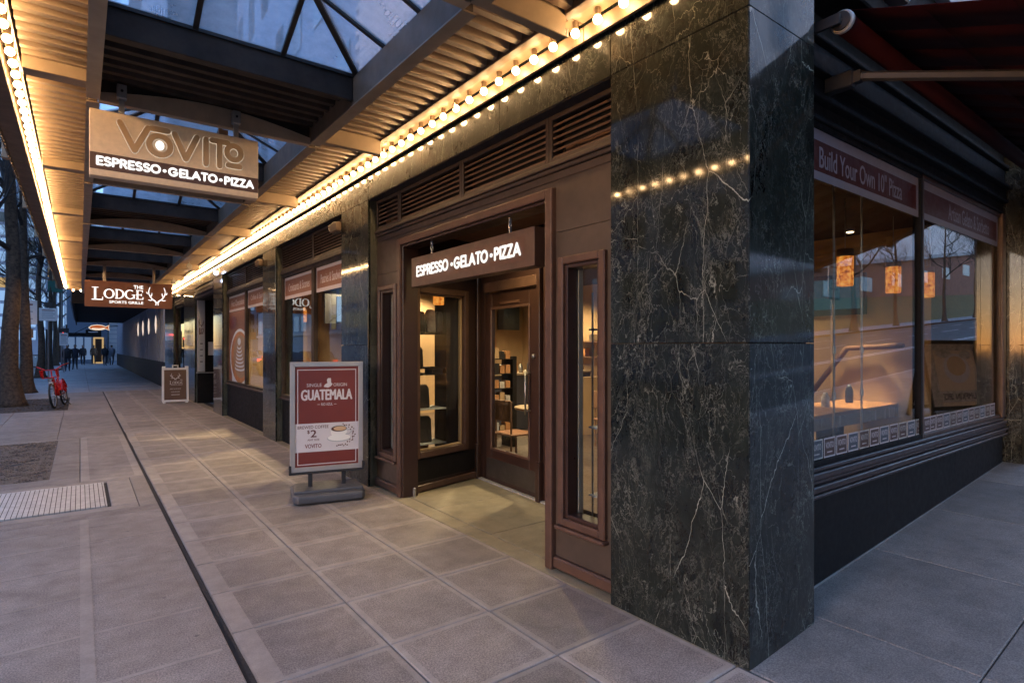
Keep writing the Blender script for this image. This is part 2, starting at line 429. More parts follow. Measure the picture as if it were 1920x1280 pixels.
def copy_tree(o, parent=None):
    c = o.copy(); COL.objects.link(c); c.parent = parent
    for ch in list(o.children): copy_tree(ch, c)
    return c

# ------------------------------------------------------------------ lettering
def text_mesh(s, bold=0.0):
    cu = bpy.data.curves.new('t', 'FONT'); cu.body = s; cu.align_x = 'LEFT'; cu.size = 1; cu.offset = bold; cu.resolution_u = 3
    o = bpy.data.objects.new('t', cu); COL.objects.link(o)
    dg = bpy.context.evaluated_depsgraph_get(); me = bpy.data.meshes.new_from_object(o.evaluated_get(dg))
    vs = [(v.co.x, v.co.y) for v in me.vertices]; fs = [tuple(p.vertices) for p in me.polygons]
    bpy.data.objects.remove(o); bpy.data.meshes.remove(me); bpy.data.curves.remove(cu)
    return vs, fs
def arc(cx, cy, rx, ry, a0, a1, n=10):
    return [(cx + rx * math.cos(R(a0 + (a1 - a0) * i / n)), cy + ry * math.sin(R(a0 + (a1 - a0) * i / n))) for i in range(n + 1)]
GL = {  # rounded geometric capitals on a unit-high grid: (advance, strokes)
 'E': (.62, [[(.55, 1), (.05, 1), (.05, 0), (.55, 0)], [(.05, .5), (.48, .5)]]),
 'S': (.66, [arc(.31, .76, .26, .24, 35, 270, 9) + arc(.31, .25, .28, .25, 90, -140, 9)[1:]]),
 'P': (.64, [[(.05, 0), (.05, 1), (.30, 1)] + arc(.30, .73, .26, .27, 90, -90, 8) + [(.05, .46)]]),
 'R': (.68, [[(.05, 0), (.05, 1), (.30, 1)] + arc(.30, .74, .26, .26, 90, -90, 8) + [(.05, .48)], [(.32, .48), (.58, 0)]]),
 'O': (1.0, [arc(.46, .5, .44, .5, 90, 450, 22)]),
 'G': (.98, [arc(.46, .5, .44, .5, 45, 330, 16) + [(.88, .46), (.52, .46)]]),
 'L': (.56, [[(.05, 1), (.05, 0), (.50, 0)]]),
 'A': (.90, [[(.02, 0), (.42, 1), (.82, 0)], [(.18, .30), (.66, .30)]]),
 'T': (.66, [[(.0, 1), (.60, 1)], [(.30, 1), (.30, 0)]]),
 'I': (.24, [[(.08, 0), (.08, 1)]]),
 'Z': (.66, [[(.04, 1), (.58, 1), (.04, 0), (.58, 0)]]),
 'V': (.84, [[(.02, 1), (.38, 0), (.74, 1)]]),
 '.': (.60, [[(.22, .47), (.26, .47)]]),
 ' ': (.22, []),
}
class Art:
    """flat print collected in a local (x right, y up) plane, stacked in hair-thin layers"""
    def __init__(s): s.v = []; s.f = []; s.m = []; s.mats = []; s.k = 0
    def _mi(s, mat):
        if mat not in s.mats: s.mats.append(mat)
        return s.mats.index(mat)
    def poly(s, pts, mat, dz=None):
        s.k += 1; z = (s.k * .00006) if dz is None else dz
        b = len(s.v); s.v += [(p[0], p[1], z) for p in pts]; s.f.append(tuple(range(b, b + len(pts)))); s.m.append(s._mi(mat)); return s
    def rect(s, x0, y0, x1, y1, mat): return s.poly([(x0, y0), (x1, y0), (x1, y1), (x0, y1)], mat)
    def outline(s, x0, y0, x1, y1, w, mat):
        s.rect(x0, y0, x1, y0 + w, mat); s.rect(x0, y1 - w, x1, y1, mat); s.rect(x0, y0 + w, x0 + w, y1 - w, mat); s.rect(x1 - w, y0 + w, x1, y1 - w, mat); return s
    def ell(s, cx, cy, rx, ry, mat, n=20, rot=0):
        c, q = math.cos(rot), math.sin(rot)
        return s.poly([(cx + rx * math.cos(t) * c - ry * math.sin(t) * q, cy + rx * math.cos(t) * q + ry * math.sin(t) * c) for t in [2 * math.pi * i / n for i in range(n)]], mat)
    def stroke(s, pts, w, mat, rnd_=True, n=8):
        for a, b in zip(pts, pts[1:]):
            dx, dy = b[0] - a[0], b[1] - a[1]; L = math.hypot(dx, dy)
            if L < 1e-9: continue
            nx, ny = -dy / L * w / 2, dx / L * w / 2
            s.poly([(a[0] + nx, a[1] + ny), (a[0] - nx, a[1] - ny), (b[0] - nx, b[1] - ny), (b[0] + nx, b[1] + ny)], mat)
        if rnd_:
            for a in pts: s.ell(a[0], a[1], w / 2, w / 2, mat, n)
        return s
    def taper(s, pts, w0, w1, mat):
        n = len(pts)
        for i in range(n - 1):
            s.stroke([pts[i], pts[i + 1]], w0 + (w1 - w0) * (i + .5) / n, mat)
        return s
    def caps(s, t, x0, y0, x1, h, w, mat, word=None):
        """rounded stroke lettering fitted between x0 and x1"""
        tot = sum(GL[c][0] for c in t); sx = (x1 - x0 - w) / (tot - .14); x = x0 + w / 2
        wi = 0
        for c in t:
            adv, st = GL[c]
            for pl in (st if word is None or word == (wi + 10 if c == '.' else wi) else ()): s.stroke([(x + p[0] * sx * .84, y0 + w / 2 + p[1] * (h - w)) for p in pl], w * (1.6 if c == '.' else 1), mat)
            x += adv * sx
            if c == '.': wi += 1
        return s
    def text(s, t, x0, y0, x1, y1, mat, bold=0.0, mirror=False):
        if bold > 0:
            q = bold * (y1 - y0) * .9
            for dx, dy in ((-q, 0), (q, 0), (0, -q * .6), (0, q * .6)): s.text(t, x0 + dx, y0 + dy, x1 + dx, y1 + dy, mat, 0, mirror)
            return s
        vs, fs = text_mesh(t, 0)
        ax, bx = min(v[0] for v in vs), max(v[0] for v in vs); ay, by = min(v[1] for v in vs), max(v[1] for v in vs)
        s.k += 1; b = len(s.v); z = s.k * .00006
        for v in vs:
            fx = (v[0] - ax) / (bx - ax)
            if mirror: fx = 1 - fx
            s.v.append((x0 + fx * (x1 - x0), y0 + (v[1] - ay) / (by - ay) * (y1 - y0), z))
        for f in fs: s.f.append(tuple(b + i for i in f)); s.m.append(s._mi(mat))
        return s
    def build(s, name, parent, origin, right, up, lift=.001, thick=0, **props):
        right = Vector(right).normalized(); up = Vector(up).normalized(); nrm = right.cross(up); O = Vector(origin) + nrm * lift
        off = ORG.get(parent.name, Vector((0, 0, 0))) if parent is not None else Vector((0, 0, 0))
        me = bpy.data.meshes.new(name)
        vs = [tuple(O + right * x + up * y + nrm * z - off) for x, y, z in s.v]
        me.from_pydata(vs, [], s.f)
        for x in s.mats: me.materials.append(M[x])
        me.polygons.foreach_set('material_index', s.m); me.update()
        o = bpy.data.objects.new(name, me); COL.objects.link(o)
        if parent is not None: o.parent = parent; ORG[o.name] = off
        if thick:
            md = o.modifiers.new('depth', 'SOLIDIFY'); md.thickness = thick; md.offset = 1
        for k, v in props.items(): o[k] = v
        return o
def antlers(A, cx, cy, w, h, mat, lw):
    for sg in (-1, 1):
        A.taper([(cx + sg * w * a, cy + h * b) for a, b in [(.04, .0), (.12, .12), (.26, .22), (.38, .38), (.46, .58), (.47, .78), (.40, 1.0)]], lw * 1.3, lw * .5, mat)
        A.taper([(cx + sg * w * a, cy + h * b) for a, b in [(.12, .12), (.05, -.02), (.07, -.16)]], lw, lw * .5, mat)
        A.taper([(cx + sg * w * a, cy + h * b) for a, b in [(.24, .20), (.36, .14), (.48, .17)]], lw, lw * .4, mat)
        A.taper([(cx + sg * w * a, cy + h * b) for a, b in [(.38, .38), (.30, .48), (.29, .62)]], lw, lw * .4, mat)
        A.taper([(cx + sg * w * a, cy + h * b) for a, b in [(.46, .56), (.55, .58), (.58, .68)]], lw, lw * .4, mat)
def serif_word(A, x0, y0, x1, h, mat):
    """LODGE with a taller first letter, thick stems and thin serifs"""
    W = x1 - x0; t = W * .033; th = W * .014
    def st(a, b, w): A.stroke([a, b], w, mat, False)
    bx = x0; H = h * 1.32; yb = y0 - h * .18
    st((bx + W * .065, yb), (bx + W * .065, yb + H), t * 1.25)
    st((bx, yb + H - th / 2), (bx + W * .13, yb + H - th / 2), th); st((bx, yb + th / 2), (bx + W * .21, yb + th / 2), th * 1.5); st((bx + W * .205, yb), (bx + W * .205, yb + H * .24), th)
    def ringl(cx, a0, a1, rx, ry):
        n = 20; o = arc(cx, y0 + h / 2, rx, ry, a0, a1, n); i = arc(cx, y0 + h / 2, rx - t * 1.15, ry - th * 1.2, a0, a1, n)
        for k in range(n): A.poly([o[k], o[k + 1], i[k + 1], i[k]], mat)
    ringl(x0 + W * .33, 0, 360, W * .105, h / 2)
    dx = x0 + W * .475
    st((dx, y0), (dx, y0 + h), t); st((dx - W * .03, y0 + h - th / 2), (dx + W * .04, y0 + h - th / 2), th); st((dx - W * .03, y0 + th / 2), (dx + W * .04, y0 + th / 2), th); ringl(dx + W * .03, -90, 90, W * .12, h / 2)
    ringl(x0 + W * .735, 50, 318, W * .105, h / 2); gx = x0 + W * .815
    st((gx, y0 + h * .08), (gx, y0 + h * .46), t * .9); st((gx - W * .045, y0 + h * .46), (gx + W * .025, y0 + h * .46), th)
    ex = x0 + W * .885
    st((ex, y0), (ex, y0 + h), t)
    for q, L in ((th / 2, .115), (h * .5, .08), (h - th / 2, .105)): st((ex - W * .03, y0 + q), (ex + W * L, y0 + q), th)
    st((ex + W * .11, y0), (ex + W * .11, y0 + h * .27), th); st((ex + W * .1, y0 + h), (ex + W * .1, y0 + h * .76), th); st((ex + W * .078, y0 + h * .38), (ex + W * .078, y0 + h * .62), th)

# ================================================================== SETTING
SL = 0.063
def zs(x): return SL * max(0, x - 2.63)
SLA = -math.atan(SL)

# street, pavement base and far ground
g = MB(); g.face([(-400, -400, -.6), (400, -400, -.6), (400, 600, -.6), (-400, 600, -.6)]); g.build('ground', 'asphalt', kind='structure')
rd = MB(); rd.box(-16, -2.38, -200, 400, -.3, -.13); rd.build('road', 'asphalt', kind='structure')
rm = MB()
for yy in range(-20, 200, 9):
    for xx in (-6.0, -9.2, -12.4): rm.box(xx - .06, xx + .06, yy, yy + 3, -.128, -.124)
rm.build('lane_marking', 'road_paint', kind='structure')
fw = MB(); fw.box(-22, -16, -200, 400, -.3, .0); fw.build('far_pavement', 'concrete_blue', kind='structure')
k = MB(); y = -2.2
while y < 120:
    k.box(-2.38, -2.22, y + .006, y + 2.4 - .006, -.3, .0); y += 2.4
k.build('kerb', 'kerb_stone', bevel=.012, kind='structure')

sw = MB(); sw.box(-2.22, 2.95, -2.3, 160, -.3, -.014)
walk = sw.build('sidewalk', 'grout', kind='structure')
SLABC = {}
def slab_mesh(w, l, border, m0='concrete', m1='concrete_trowel', gap=.0036):
    key = (round(w, 3), round(l, 3), border, m0, m1)
    if key in SLABC: return SLABC[key]
    b = MB(); g_ = gap; c = .005; h = -.05
    x0, x1, y0, y1 = g_, w - g_, g_, l - g_
    o = [(x0, y0), (x1, y0), (x1, y1), (x0, y1)]
    i1 = [(x0 + c, y0 + c), (x1 - c, y0 + c), (x1 - c, y1 - c), (x0 + c, y1 - c)]
    bd = border
    i2 = [(x0 + bd, y0 + bd), (x1 - bd, y0 + bd), (x1 - bd, y1 - bd), (x0 + bd, y1 - bd)]
    A_ = b._a([(p[0], p[1], h) for p in o]); B_ = b._a([(p[0], p[1], -c) for p in o]); C_ = b._a([(p[0], p[1], 0) for p in i1])
    for a, d in ((A_, B_), (B_, C_)):
        for q in range(4): b.f.append((a + q, a + (q + 1) % 4, d + (q + 1) % 4, d + q)); b.m.append(1)
    if border:
        D_ = b._a([(p[0], p[1], 0.0) for p in i2])
        for q in range(4): b.f.append((C_ + q, C_ + (q + 1) % 4, D_ + (q + 1) % 4, D_ + q)); b.m.append(1)
        b.f.append((D_, D_ + 1, D_ + 2, D_ + 3)); b.m.append(0)
    else: b.f.append((C_, C_ + 1, C_ + 2, C_ + 3)); b.m.append(0)
    SLABC[key] = b.mesh('slab', [m0, m1]); return SLABC[key]
def slab(x0, x1, y0, y1, border=.0, m0='concrete', m1='concrete_trowel', parent=None, jit=.0012):
    return inst('slab', slab_mesh(x1 - x0, y1 - y0, border, m0, m1), parent or walk, (x0, y0, rnd.uniform(-jit, jit)))
rows = [-2.3, -1.5, -.88, -.26, .36, .98, 1.60, 2.22, 2.84, 3.48]
while rows[-1] < 25: rows.append(rows[-1] + .62)
CX_ = [(.67, 1.33), (1.33, 1.98), (1.98, 2.63)]
for i, (a, b_) in enumerate(zip(rows, rows[1:])):
    for j, (c, d) in enumerate(CX_): slab(c, d, a, b_, .036 if a < 4 else .052)
for a in range(0, 9):
    y0 = 1.6 + a * 2.72
    slab(2.63, 2.80, y0, min(y0 + 2.72, 25.0), 0, 'concrete_entry', 'concrete_entry')
# vestibule floor
ent = [(2.80, 3.86, 3.08, 4.0), (2.80, 3.86, 4.0, 4.95), (2.80, 3.86, 4.95, 5.9)]
for a in ent: slab(*a, 0, 'concrete_entry', 'concrete_entry')
# dark tar joint and the light margin beside it
tj = MB(); pts = []
yy = -2.2
while yy < 17:
    pts.append((.655 + .010 * math.sin(yy * .62 + .5) + .003 * math.sin(yy * 4.1), yy, .0125 + .003 * math.sin(yy * 3.1) + .0015 * math.sin(yy * 11) - .0005 * max(0, yy))); yy += .12
for p, q in zip(pts, pts[1:]):
    tj.face([(p[0] - p[2], p[1], .0015), (p[0] + p[2], p[1], .0015), (q[0] + q[2], q[1], .0015), (q[0] - q[2], q[1], .0015)])
for i in (0,):
    pass
tj.build('tar_joint', 'sealant', walk)
for a, b_ in zip(rows, rows[1:]):
    if a < 17: MB().box(.685, .79, a + .006, b_ - .006, -.01, .0016).build('trowelled_strip', 'concrete_trowel', walk)
# street half of the pavement
def fill(x0, x1, y0, y1, nx, ny, border=0, m0='concrete'):
    for i in range(nx):
        for j in range(ny):
            slab(x0 + (x1 - x0) * i / nx, x0 + (x1 - x0) * (i + 1) / nx, y0 + (y1 - y0) * j / ny, y0 + (y1 - y0) * (j + 1) / ny, border, m0)
fill(-2.22, .64, -2.3, 1.6, 1, 1); fill(-2.22, .64, 1.6, 6.62, 1, 1)
for yy in (2.7, 3.33, 3.95, 4.57, 5.2, 5.8, 6.3):
    s_ = MB(); s_.box(-2.2, .60, yy - .014, yy + .014, -.01, .0018); s_.build('trowelled_strip', 'concrete_trowel', walk)
s_ = MB(); s_.box(.0, .062, 1.7, 6.6, -.01, .0026); s_.build('trowelled_strip', 'concrete_trowel', walk)
slab(-2.22, .64, 6.62, 6.84, 0); slab(.48, .64, 6.84, 8.45, 0); slab(-2.22, .48, 8.30, 8.45, 0)
slab(-2.22, .48, 6.84, 7.0, 0, 'concrete_trowel'); slab(.25, .48, 7.0, 8.30, 0, 'concrete_trowel'); slab(-2.22, -1.3, 7.0, 8.3, 0, 'concrete_trowel')
slab(-2.22, 0.0, 8.45, 8.85, 0); slab(0.0, .64, 8.45, 12.6, .09); slab(-.30, 0.0, 8.85, 10.7, 0); slab(-.30, 0.0, 10.7, 12.45, 0)
slab(-2.22, -1.95, 8.85, 12.45, 0); slab(-2.22, 0, 12.45, 12.6, 0)
fill(-2.22, .64, 12.6, 18.3, 3, 4)
slab(-.25, .64, 18.3, 22.8, 0); slab(-2.22, -1.95, 18.3, 22.8, 0)
fill(-2.22, .64, 22.8, 25.2, 3, 2)
yy = 25.2
while yy < 62:
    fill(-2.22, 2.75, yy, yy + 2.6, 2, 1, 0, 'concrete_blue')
    yy += 2.6
    s_ = MB(); s_.box(-1.2 + .4 * math.sin(yy), 1.9 + .3 * math.sin(yy * 3), yy - .10, yy + .10, -.01, .004); s_.build('pale_band', 'pale_stone', walk)
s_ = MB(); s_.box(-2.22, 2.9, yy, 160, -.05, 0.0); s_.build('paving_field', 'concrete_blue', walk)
# gravel bed and tree bed: a tray of fill with loose stones
def bed(name, x0, x1, y0, y1, mat, n, r0, r1, stone):
    b = MB(); N = 14; ny = int(N * (y1 - y0) / (x1 - x0))
    P = [[(x0 + (x1 - x0) * i / N, y0 + (y1 - y0) * j / ny, -.012 + rnd.uniform(-.006, .010)) for i in range(N + 1)] for j in range(ny + 1)]
    for j in range(ny):
        for i in range(N): b.face([P[j][i], P[j][i + 1], P[j + 1][i + 1], P[j + 1][i]])
    b.build(name, mat, kind='structure')
    s = MB()
    for _ in range(n):
        r = rnd.uniform(r0, r1); c = (rnd.uniform(x0 + r, x1 - r), rnd.uniform(y0 + r, y1 - r), -.008)
        s.lathe(c, [(r * .6, -r * .3), (r, .1 * r), (r * .5, r * .6)], 5, 0)
    s.build('loose_stones', stone, kind='stuff')
bed('gravel_bed', -1.95, -.30, 8.85, 12.45, 'gravel', 2600, .008, .018, 'gravel')
bed('tree_bed', -1.95, -.25, 18.3, 22.8, 'soil', 600, .01, .02, 'bark')

# steel access grate
gr = root('access_grate', (-.5, 7.6, 0), 'ridged steel access cover set in the pavement beside the gravel bed', 'access cover')
b = MB(); b.box(-1.3, .25, 7.0, 8.30, -.03, -.012); b.build('frame_tray', 'grout', gr)
bar = MB(); bar.box(0, 1.50, 0, .0495, -.010, .004)
me = bar.mesh('bar', ['steel_plate'])
for i in range(24): inst('bar', me, gr, (-1.28, 7.04 + i * .0520, 0))
me = MB().box(0, .006, 0, 1.22, -.008, .0045).mesh('slot', ['grout'])
for i in range(37): inst('slot', me, gr, (-1.24 + i * .04, 7.04, 0))

# side street: sloping pavement, road, far bank
sp = MB(); P = [(2.63, -2.3), (60, -2.3), (60, 1.9), (2.63, 1.9)]
sp.face([(x, y_, zs(x) - .014) for x, y_ in P]); side = sp.build('side_pavement', 'grout', kind='structure')
x = 2.135 + 1.245 - 1.245 * 1
xs = [2.64, 3.38]
while xs[-1] < 20: xs.append(xs[-1] + 1.25)
ys = [-2.12, -1.15, -.18, .80, 1.76]
for a, b_ in zip(xs, xs[1:]):
    for c, d in zip(ys, ys[1:]):
        o = inst('slab', slab_mesh((b_ - a) * 1.002, d - c, 0, 'concrete_side', 'concrete_side', .003), side, (a, c, zs(a) + rnd.uniform(-.0008, .0008)), (0, SLA, 0))
o = MB(); o.face([(20, -2.12, zs(20)), (60, -2.12, zs(60)), (60, 1.76, zs(60)), (20, 1.76, zs(20))]); o.build('paving_field', 'concrete_side', side)
kk = MB(); kk.face([(2.63, -2.3, .0), (60, -2.3, zs(60)), (60, -2.12, zs(60)), (2.63, -2.12, 0)]); kk.face([(2.63, -2.3, -.15), (60, -2.3, zs(60) - .15), (60, -2.3, zs(60)), (2.63, -2.3, 0)])
kk.build('side_kerb', 'kerb_stone', kind='structure')
sr = MB(); sr.face([(-2.38, -15, -.13), (2.63, -15, -.13), (2.63, -2.3, -.13), (-2.38, -2.3, -.13)]); sr.face([(2.63, -15, -.13), (240, -15, zs(240) - .13), (240, -2.3, zs(240) - .13), (2.63, -2.3, -.13)])
sr.build('side_road', 'asphalt', kind='structure')
sm = MB()
def ml(y0, y1, xa, xb): sm.face([(xa, y0, zs(xa) - .126), (xb, y0, zs(xb) - .126), (xb, y1, zs(xb) - .126), (xa, y1, zs(xa) - .126)])
ml(-2.75, -2.6, 4, 60); ml(-5.9, -5.78, 3, 60); ml(-6.15, -6.03, 3, 60)
for i in range(12): ml(-9.6, -9.48, 4 + i * 6, 7.5 + i * 6); ml(-12.4, -12.3, 4 + i * 6, 7 + i * 6)
sm.build('side_lane_marking', 'road_paint', kind='structure')
bk = MB()
for (y0, z0, y1, z1, mi) in ((-15, .0, -18, .05, 1), (-18, .05, -24, 2.9, 0)):
    bk.face([(2.63, y0, z0), (240, y0, z0 + zs(240)), (240, y1, z1 + zs(240)), (2.63, y1, z1)], mi)
bk.build('grass_bank', ['grass', 'concrete_blue'], kind='structure')

# ================================================================== HOTEL BUILDING (street front along Y at x=2.63, side front along X at y=1.54..1.73)
BX = 2.63; RX = 2.74
bd = root('hotel_building', (3.2, 2.0, 0), 'corner building clad in polished black veined marble with dark brown shopfronts', 'building')
def box(name, mat, x0, x1, y0, y1, z0, z1, parent=None, bevel=0, **k):
    return MB().box(x0, x1, y0, y1, z0, z1).build(name, mat, parent or bd, bevel=bevel, **k)
G_ = .0022
# corner pier
cp = box('pier', 'grout', 2.66, 3.27, 1.566, 2.455, 0, 6.0)
for z0, z1 in ((0.0, 1.62), (1.62, 3.285), (3.285, 6.0)):
    box('marble_panel', 'marble', 2.63, 2.658, 1.536 + .003, 2.455, z0 + G_, z1 - G_, cp, .0015)
    box('marble_panel', 'marble', 2.63 + .003, 3.30, 1.536 - .002, 1.564, z0 + G_, z1 - G_, cp, .0015)
    box('marble_panel', 'marble', 3.272, 3.30, 1.566, 1.80, z0 + G_, z1 - G_, cp)
    box('marble_panel', 'marble', 2.66, 2.80, 2.457, 2.475, z0 + G_, min(z1, 3.28) - G_, cp) if z0 < 3 else None
# other piers along the street
for (a, b_, gm) in ((6.20, 7.04, 1), (10.08, 10.91, 1), (14.60, 15.70, 1), (18.58, 20.69, 1), (23.28, 25.8, 0)):
    p = box('pier', 'grout', 2.66, 3.1, a + .03, b_ - .02, 0, 3.27)
    n = max(1, round((b_ - a) / 1.2))
    for q in range(n):
        ya, yb = a + (b_ - a) * q / n, a + (b_ - a) * (q + 1) / n
        for z0, z1 in ((0, 1.62), (1.62, 3.28)): box('marble_panel', 'marble', 2.63, 2.658, ya + G_, yb - G_, z0 + G_, z1 - G_, p, .0015)
    for z0, z1 in ((0, 1.62), (1.62, 3.28)): box('marble_panel', 'marble_green' if gm else 'marble', 2.66, 2.90, a, a + .028, z0 + G_, z1 - G_, p)
    box('marble_panel', 'marble', 2.66, 2.90, b_ - .018, b_, 0, 3.278, p)
# lintel band
lb = box('lintel', 'grout', 2.66, 2.95, 2.46, 25.8, 3.29, 3.95)
y = 2.457
for L in [1.18, 1.28, 1.28, 1.28] + [1.24] * 15:
    y1 = min(y + L, 25.8)
    box('marble_panel', 'marble', 2.63, 2.658, y + G_, y1 - G_, 3.283, 3.95, lb, .0015); y = y1
    if y >= 25.79: break
MB().box(2.64, 2.84, 2.475, 6.2, 3.276, 3.288).build('soffit_strip', 'grout', bd)

def slat_bank(y0, y1, z0, z1, n, xf=RX):
    """framed bank of angled louvre slats in the street front"""
    bnk = MB().ring(y0, y1, z0, z1, .035, xf - .01, xf + .10).build('louver_bank', 'grey_panel', bd, bevel=.004)
    box('backing', 'void', xf + .11, xf + .12, y0, y1, z0, z1, bnk)
    b = MB(); L = y1 - y0 - .072; h = (z1 - z0 - .07) / n
    b.prism([(0, 0), (.004, -.002), (.055, h * .55), (.052, h * .60), (.005, h * .30), (0, h * .30)], 'y', 0, L)
    me = b.mesh('slat', ['louver'])
    for i in range(n): inst('slat', me, bnk, (xf + .004, y0 + .036, z0 + .038 + i * h))
    return bnk
# ---------------- entrance shopfront, y 2.475 .. 6.2
SF = (2.475, 6.20)
for a, b_ in ((2.475, 3.16), (3.16, 4.36), (4.36, 5.61), (5.61, 6.20)): slat_bank(a + .002, b_ - .002, 2.93, 3.275, 6)
# mouldings under the louvres
for z0, z1, d in ((2.895, 2.928, .035), (2.862, 2.893, .018), (2.80, 2.86, .0)):
    box('moulding', 'grey_panel', RX - d, RX + .08, 2.476, 6.199, z0, z1, bd, .006)
PX0, PX1, PZ = 3.09, 5.60, 2.745      # portal outer edges
# flat panels around portal
def panelwall(y0, y1, z0, z1, hole=None, x0=RX + .0, x1=RX + .06, mat='grey_panel', name='wall_panel'):
    if not hole: return box(name, mat, x0, x1, y0, y1, z0, z1)
    a, b_, c, d = hole; m_ = MB()
    m_.box(x0, x1, y0, a, z0, z1); m_.box(x0, x1, b_, y1, z0, z1)
    m_.box(x0, x1, a, b_, z0, c); m_.box(x0, x1, a, b_, d, z1)
    return m_.build(name, mat, bd)
RW = (2.585, 3.04, .34, 2.235)       # right sidelight outer frame
LW = (5.66, 6.13, .36, 2.285)
for (s0, s1, ow) in ((2.476, PX0, RW), (PX1, 6.199, LW)):
    lo, hi = max(s0, ow[0]), min(s1, ow[1])
    panelwall(s0, s1, .10, 2.42, (max(s0 + .004, ow[0]) + .02, ow[1] - .02, ow[2] + .02, ow[3] - .02))
    box('wall_panel', 'grey_panel', RX, RX + .06, s0, s1, 2.424, 2.796)
    box('plinth', 'brown_trim', RX - .035, RX + .06, s0, s1, .015, .098, bevel=.012)
    wn = MB().ring(ow[0], ow[1], ow[2], ow[3], .055, RX - .035, RX + .02).build('sidelight_window', 'brown_trim', bd, bevel=.008)
    MB().ring(ow[0] + .056, ow[1] - .056, ow[2] + .056, ow[3] - .056, .028, RX - .012, RX + .10).build('inner_frame', 'brown_door', wn, bevel=.004)
    box('pane', 'glass', RX + .07, RX + .076, ow[0] + .085, ow[1] - .085, ow[2] + .085, ow[3] - .085, wn)
    box('sill', 'brown_trim', RX - .06, RX + .02, ow[0] - .012, ow[1] + .012, ow[2] - .03, ow[2] - .002, wn, .008)
box('wall_panel', 'grey_panel', RX, RX + .06, PX0, PX1, 2.75, 2.796)
# portal frame
pf = MB(); pf.box(RX - .045, RX + .07, PX0 - .0, PX0 + .075, .0, PZ); pf.box(RX - .045, RX + .07, PX1 - .075, PX1, 0, PZ); pf.box(RX - .045, RX + .07, PX0 + .075, PX1 - .075, PZ - .07, PZ)
pf.build('portal_frame', 'brown_trim', bd, bevel=.010, seg=2)
pf = MB(); pf.box(RX - .02, RX + .16, PX0 + .077, PX0 + .10, .0, PZ - .072); pf.box(RX - .02, RX + .16, PX1 - .10, PX1 - .077, 0, PZ - .072); pf.box(RX - .02, RX + .16, PX0 + .10, PX1 - .10, PZ - .094, PZ - .072)
pf.build('portal_liner', 'brown_door', bd, bevel=.004)
for yy in (PX0 + .13, PX1 - .13): MB().lathe((RX + .10, yy, .0), [(.018, 0), (.018, .09), (.012, .10)], 8).build('door_stop', 'steel', bd)
# vestibule (walls, ceiling, door); local s axis along each wall
def frameM(p, q):
    p = Vector((*p, 0)); q = Vector((*q, 0)); d = (q - p).normalized(); n = Vector((-d.y, d.x, 0))  # box local: x=along, y=normal(left), z=up
    m = Matrix.Identity(4); m.col[0][:3] = d; m.col[1][:3] = n; m.col[2][:3] = (0, 0, 1); m.col[3][:3] = p; return m, (q - p).length
ves = box('vestibule_ceiling', 'interior_brown', 2.92, 3.9, 3.1, 5.95, 2.86, 2.9)
WL, LL = frameM((2.86, 5.585), (3.90, 5.84))
def lbox(Mx, x0, x1, y0, y1, z0, z1, name, mat, parent=None, bevel=0): return MB(Mx).box(x0, x1, y0, y1, z0, z1).build(name, mat, parent or bd, bevel=bevel)
def lwall(Mx, L, hole, mat, z1=2.86, y0=.0, y1=.07):
    m_ = MB(Mx); a, b_, c, d = hole
    m_.box(0, a, y0, y1, .0, z1); m_.box(b_, L, y0, y1, 0, z1); m_.box(a, b_, y0, y1, 0, c); m_.box(a, b_, y0, y1, d, z1)
    return m_.build('vestibule_wall', mat, bd)
h = (.09, .82, .43, 2.21)
lwall(WL, LL, h, 'brown_door')
def lring(Mx, a, b_, c, d, wd, y0, y1, name, mat, parent=None, bevel=.006):
    return MB(Mx).ring(a, b_, c, d, wd, y0, y1, axis='z').build(name, mat, parent or bd, bevel=bevel)
vw = lring(WL, h[0] - .055, h[1] + .055, h[2] - .055, h[3] + .055, .07, -.035, .02, 'vestibule_window', 'brown_trim')
lring(WL, h[0] + .012, h[1] - .012, h[2] + .012, h[3] - .012, .02, .02, .065, 'glazing_bead', 'interior_tan', vw, .003)
lbox(WL, h[0] + .03, h[1] - .03, .035, .041, h[2] + .03, h[3] - .03, 'pane', 'glass', vw)
lbox(WL, .0, LL, -.012, -.001, .12, .36, 'kick_panel', 'black_panel')
lbox(WL, -.02, LL, -.035, -.001, .01, .085, 'skirting', 'brown_trim', None, .01)
WD, LD = frameM((3.90, 5.84), (3.79, 4.30))
DO = (.16, 1.26)
m_ = MB(WD); m_.box(0, DO[0], 0, .07, 0, 2.86); m_.box(DO[1], LD, 0, .07, 0, 2.86); m_.box(DO[0], DO[1], 0, .07, 2.28, 2.86); m_.build('vestibule_wall', 'brown_door', bd)
for s0 in (.02, DO[1] + .04): 
    cl = MB(WD); cl.box(s0, s0 + .055, -.05, -.001, 0, 2.84); cl.box(s0 - .008, s0 + .063, -.062, -.001, 0, .42); cl.build('pilaster', 'brown_door', bd, bevel=.006)
m_ = MB(WD); m_.box(DO[0], DO[1], -.02, .0, 2.24, 2.36); m_.build('door_header', 'brown_trim', bd, bevel=.008)
dr = MB(WD); ga, gb, gc, gd = DO[0] + .16, DO[1] - .17, .41, 2.04
dr.box(DO[0] + .004, ga, .008, .052, .012, 2.235); dr.box(gb, DO[1] - .004, .008, .052, .012, 2.235); dr.box(ga, gb, .008, .052, .012, gc); dr.box(ga, gb, .008, .052, gd, 2.235)
door = dr.build('door', 'brown_door', bd, bevel=.004)
lring(WD, ga - .022, gb + .022, gc - .022, gd + .022, .026, -.006, .007, 'glass_stop', 'brown_trim', door, .004)
lbox(WD, ga - .001, gb + .001, .026, .032, gc - .001, gd + .001, 'pane', 'glass', door)
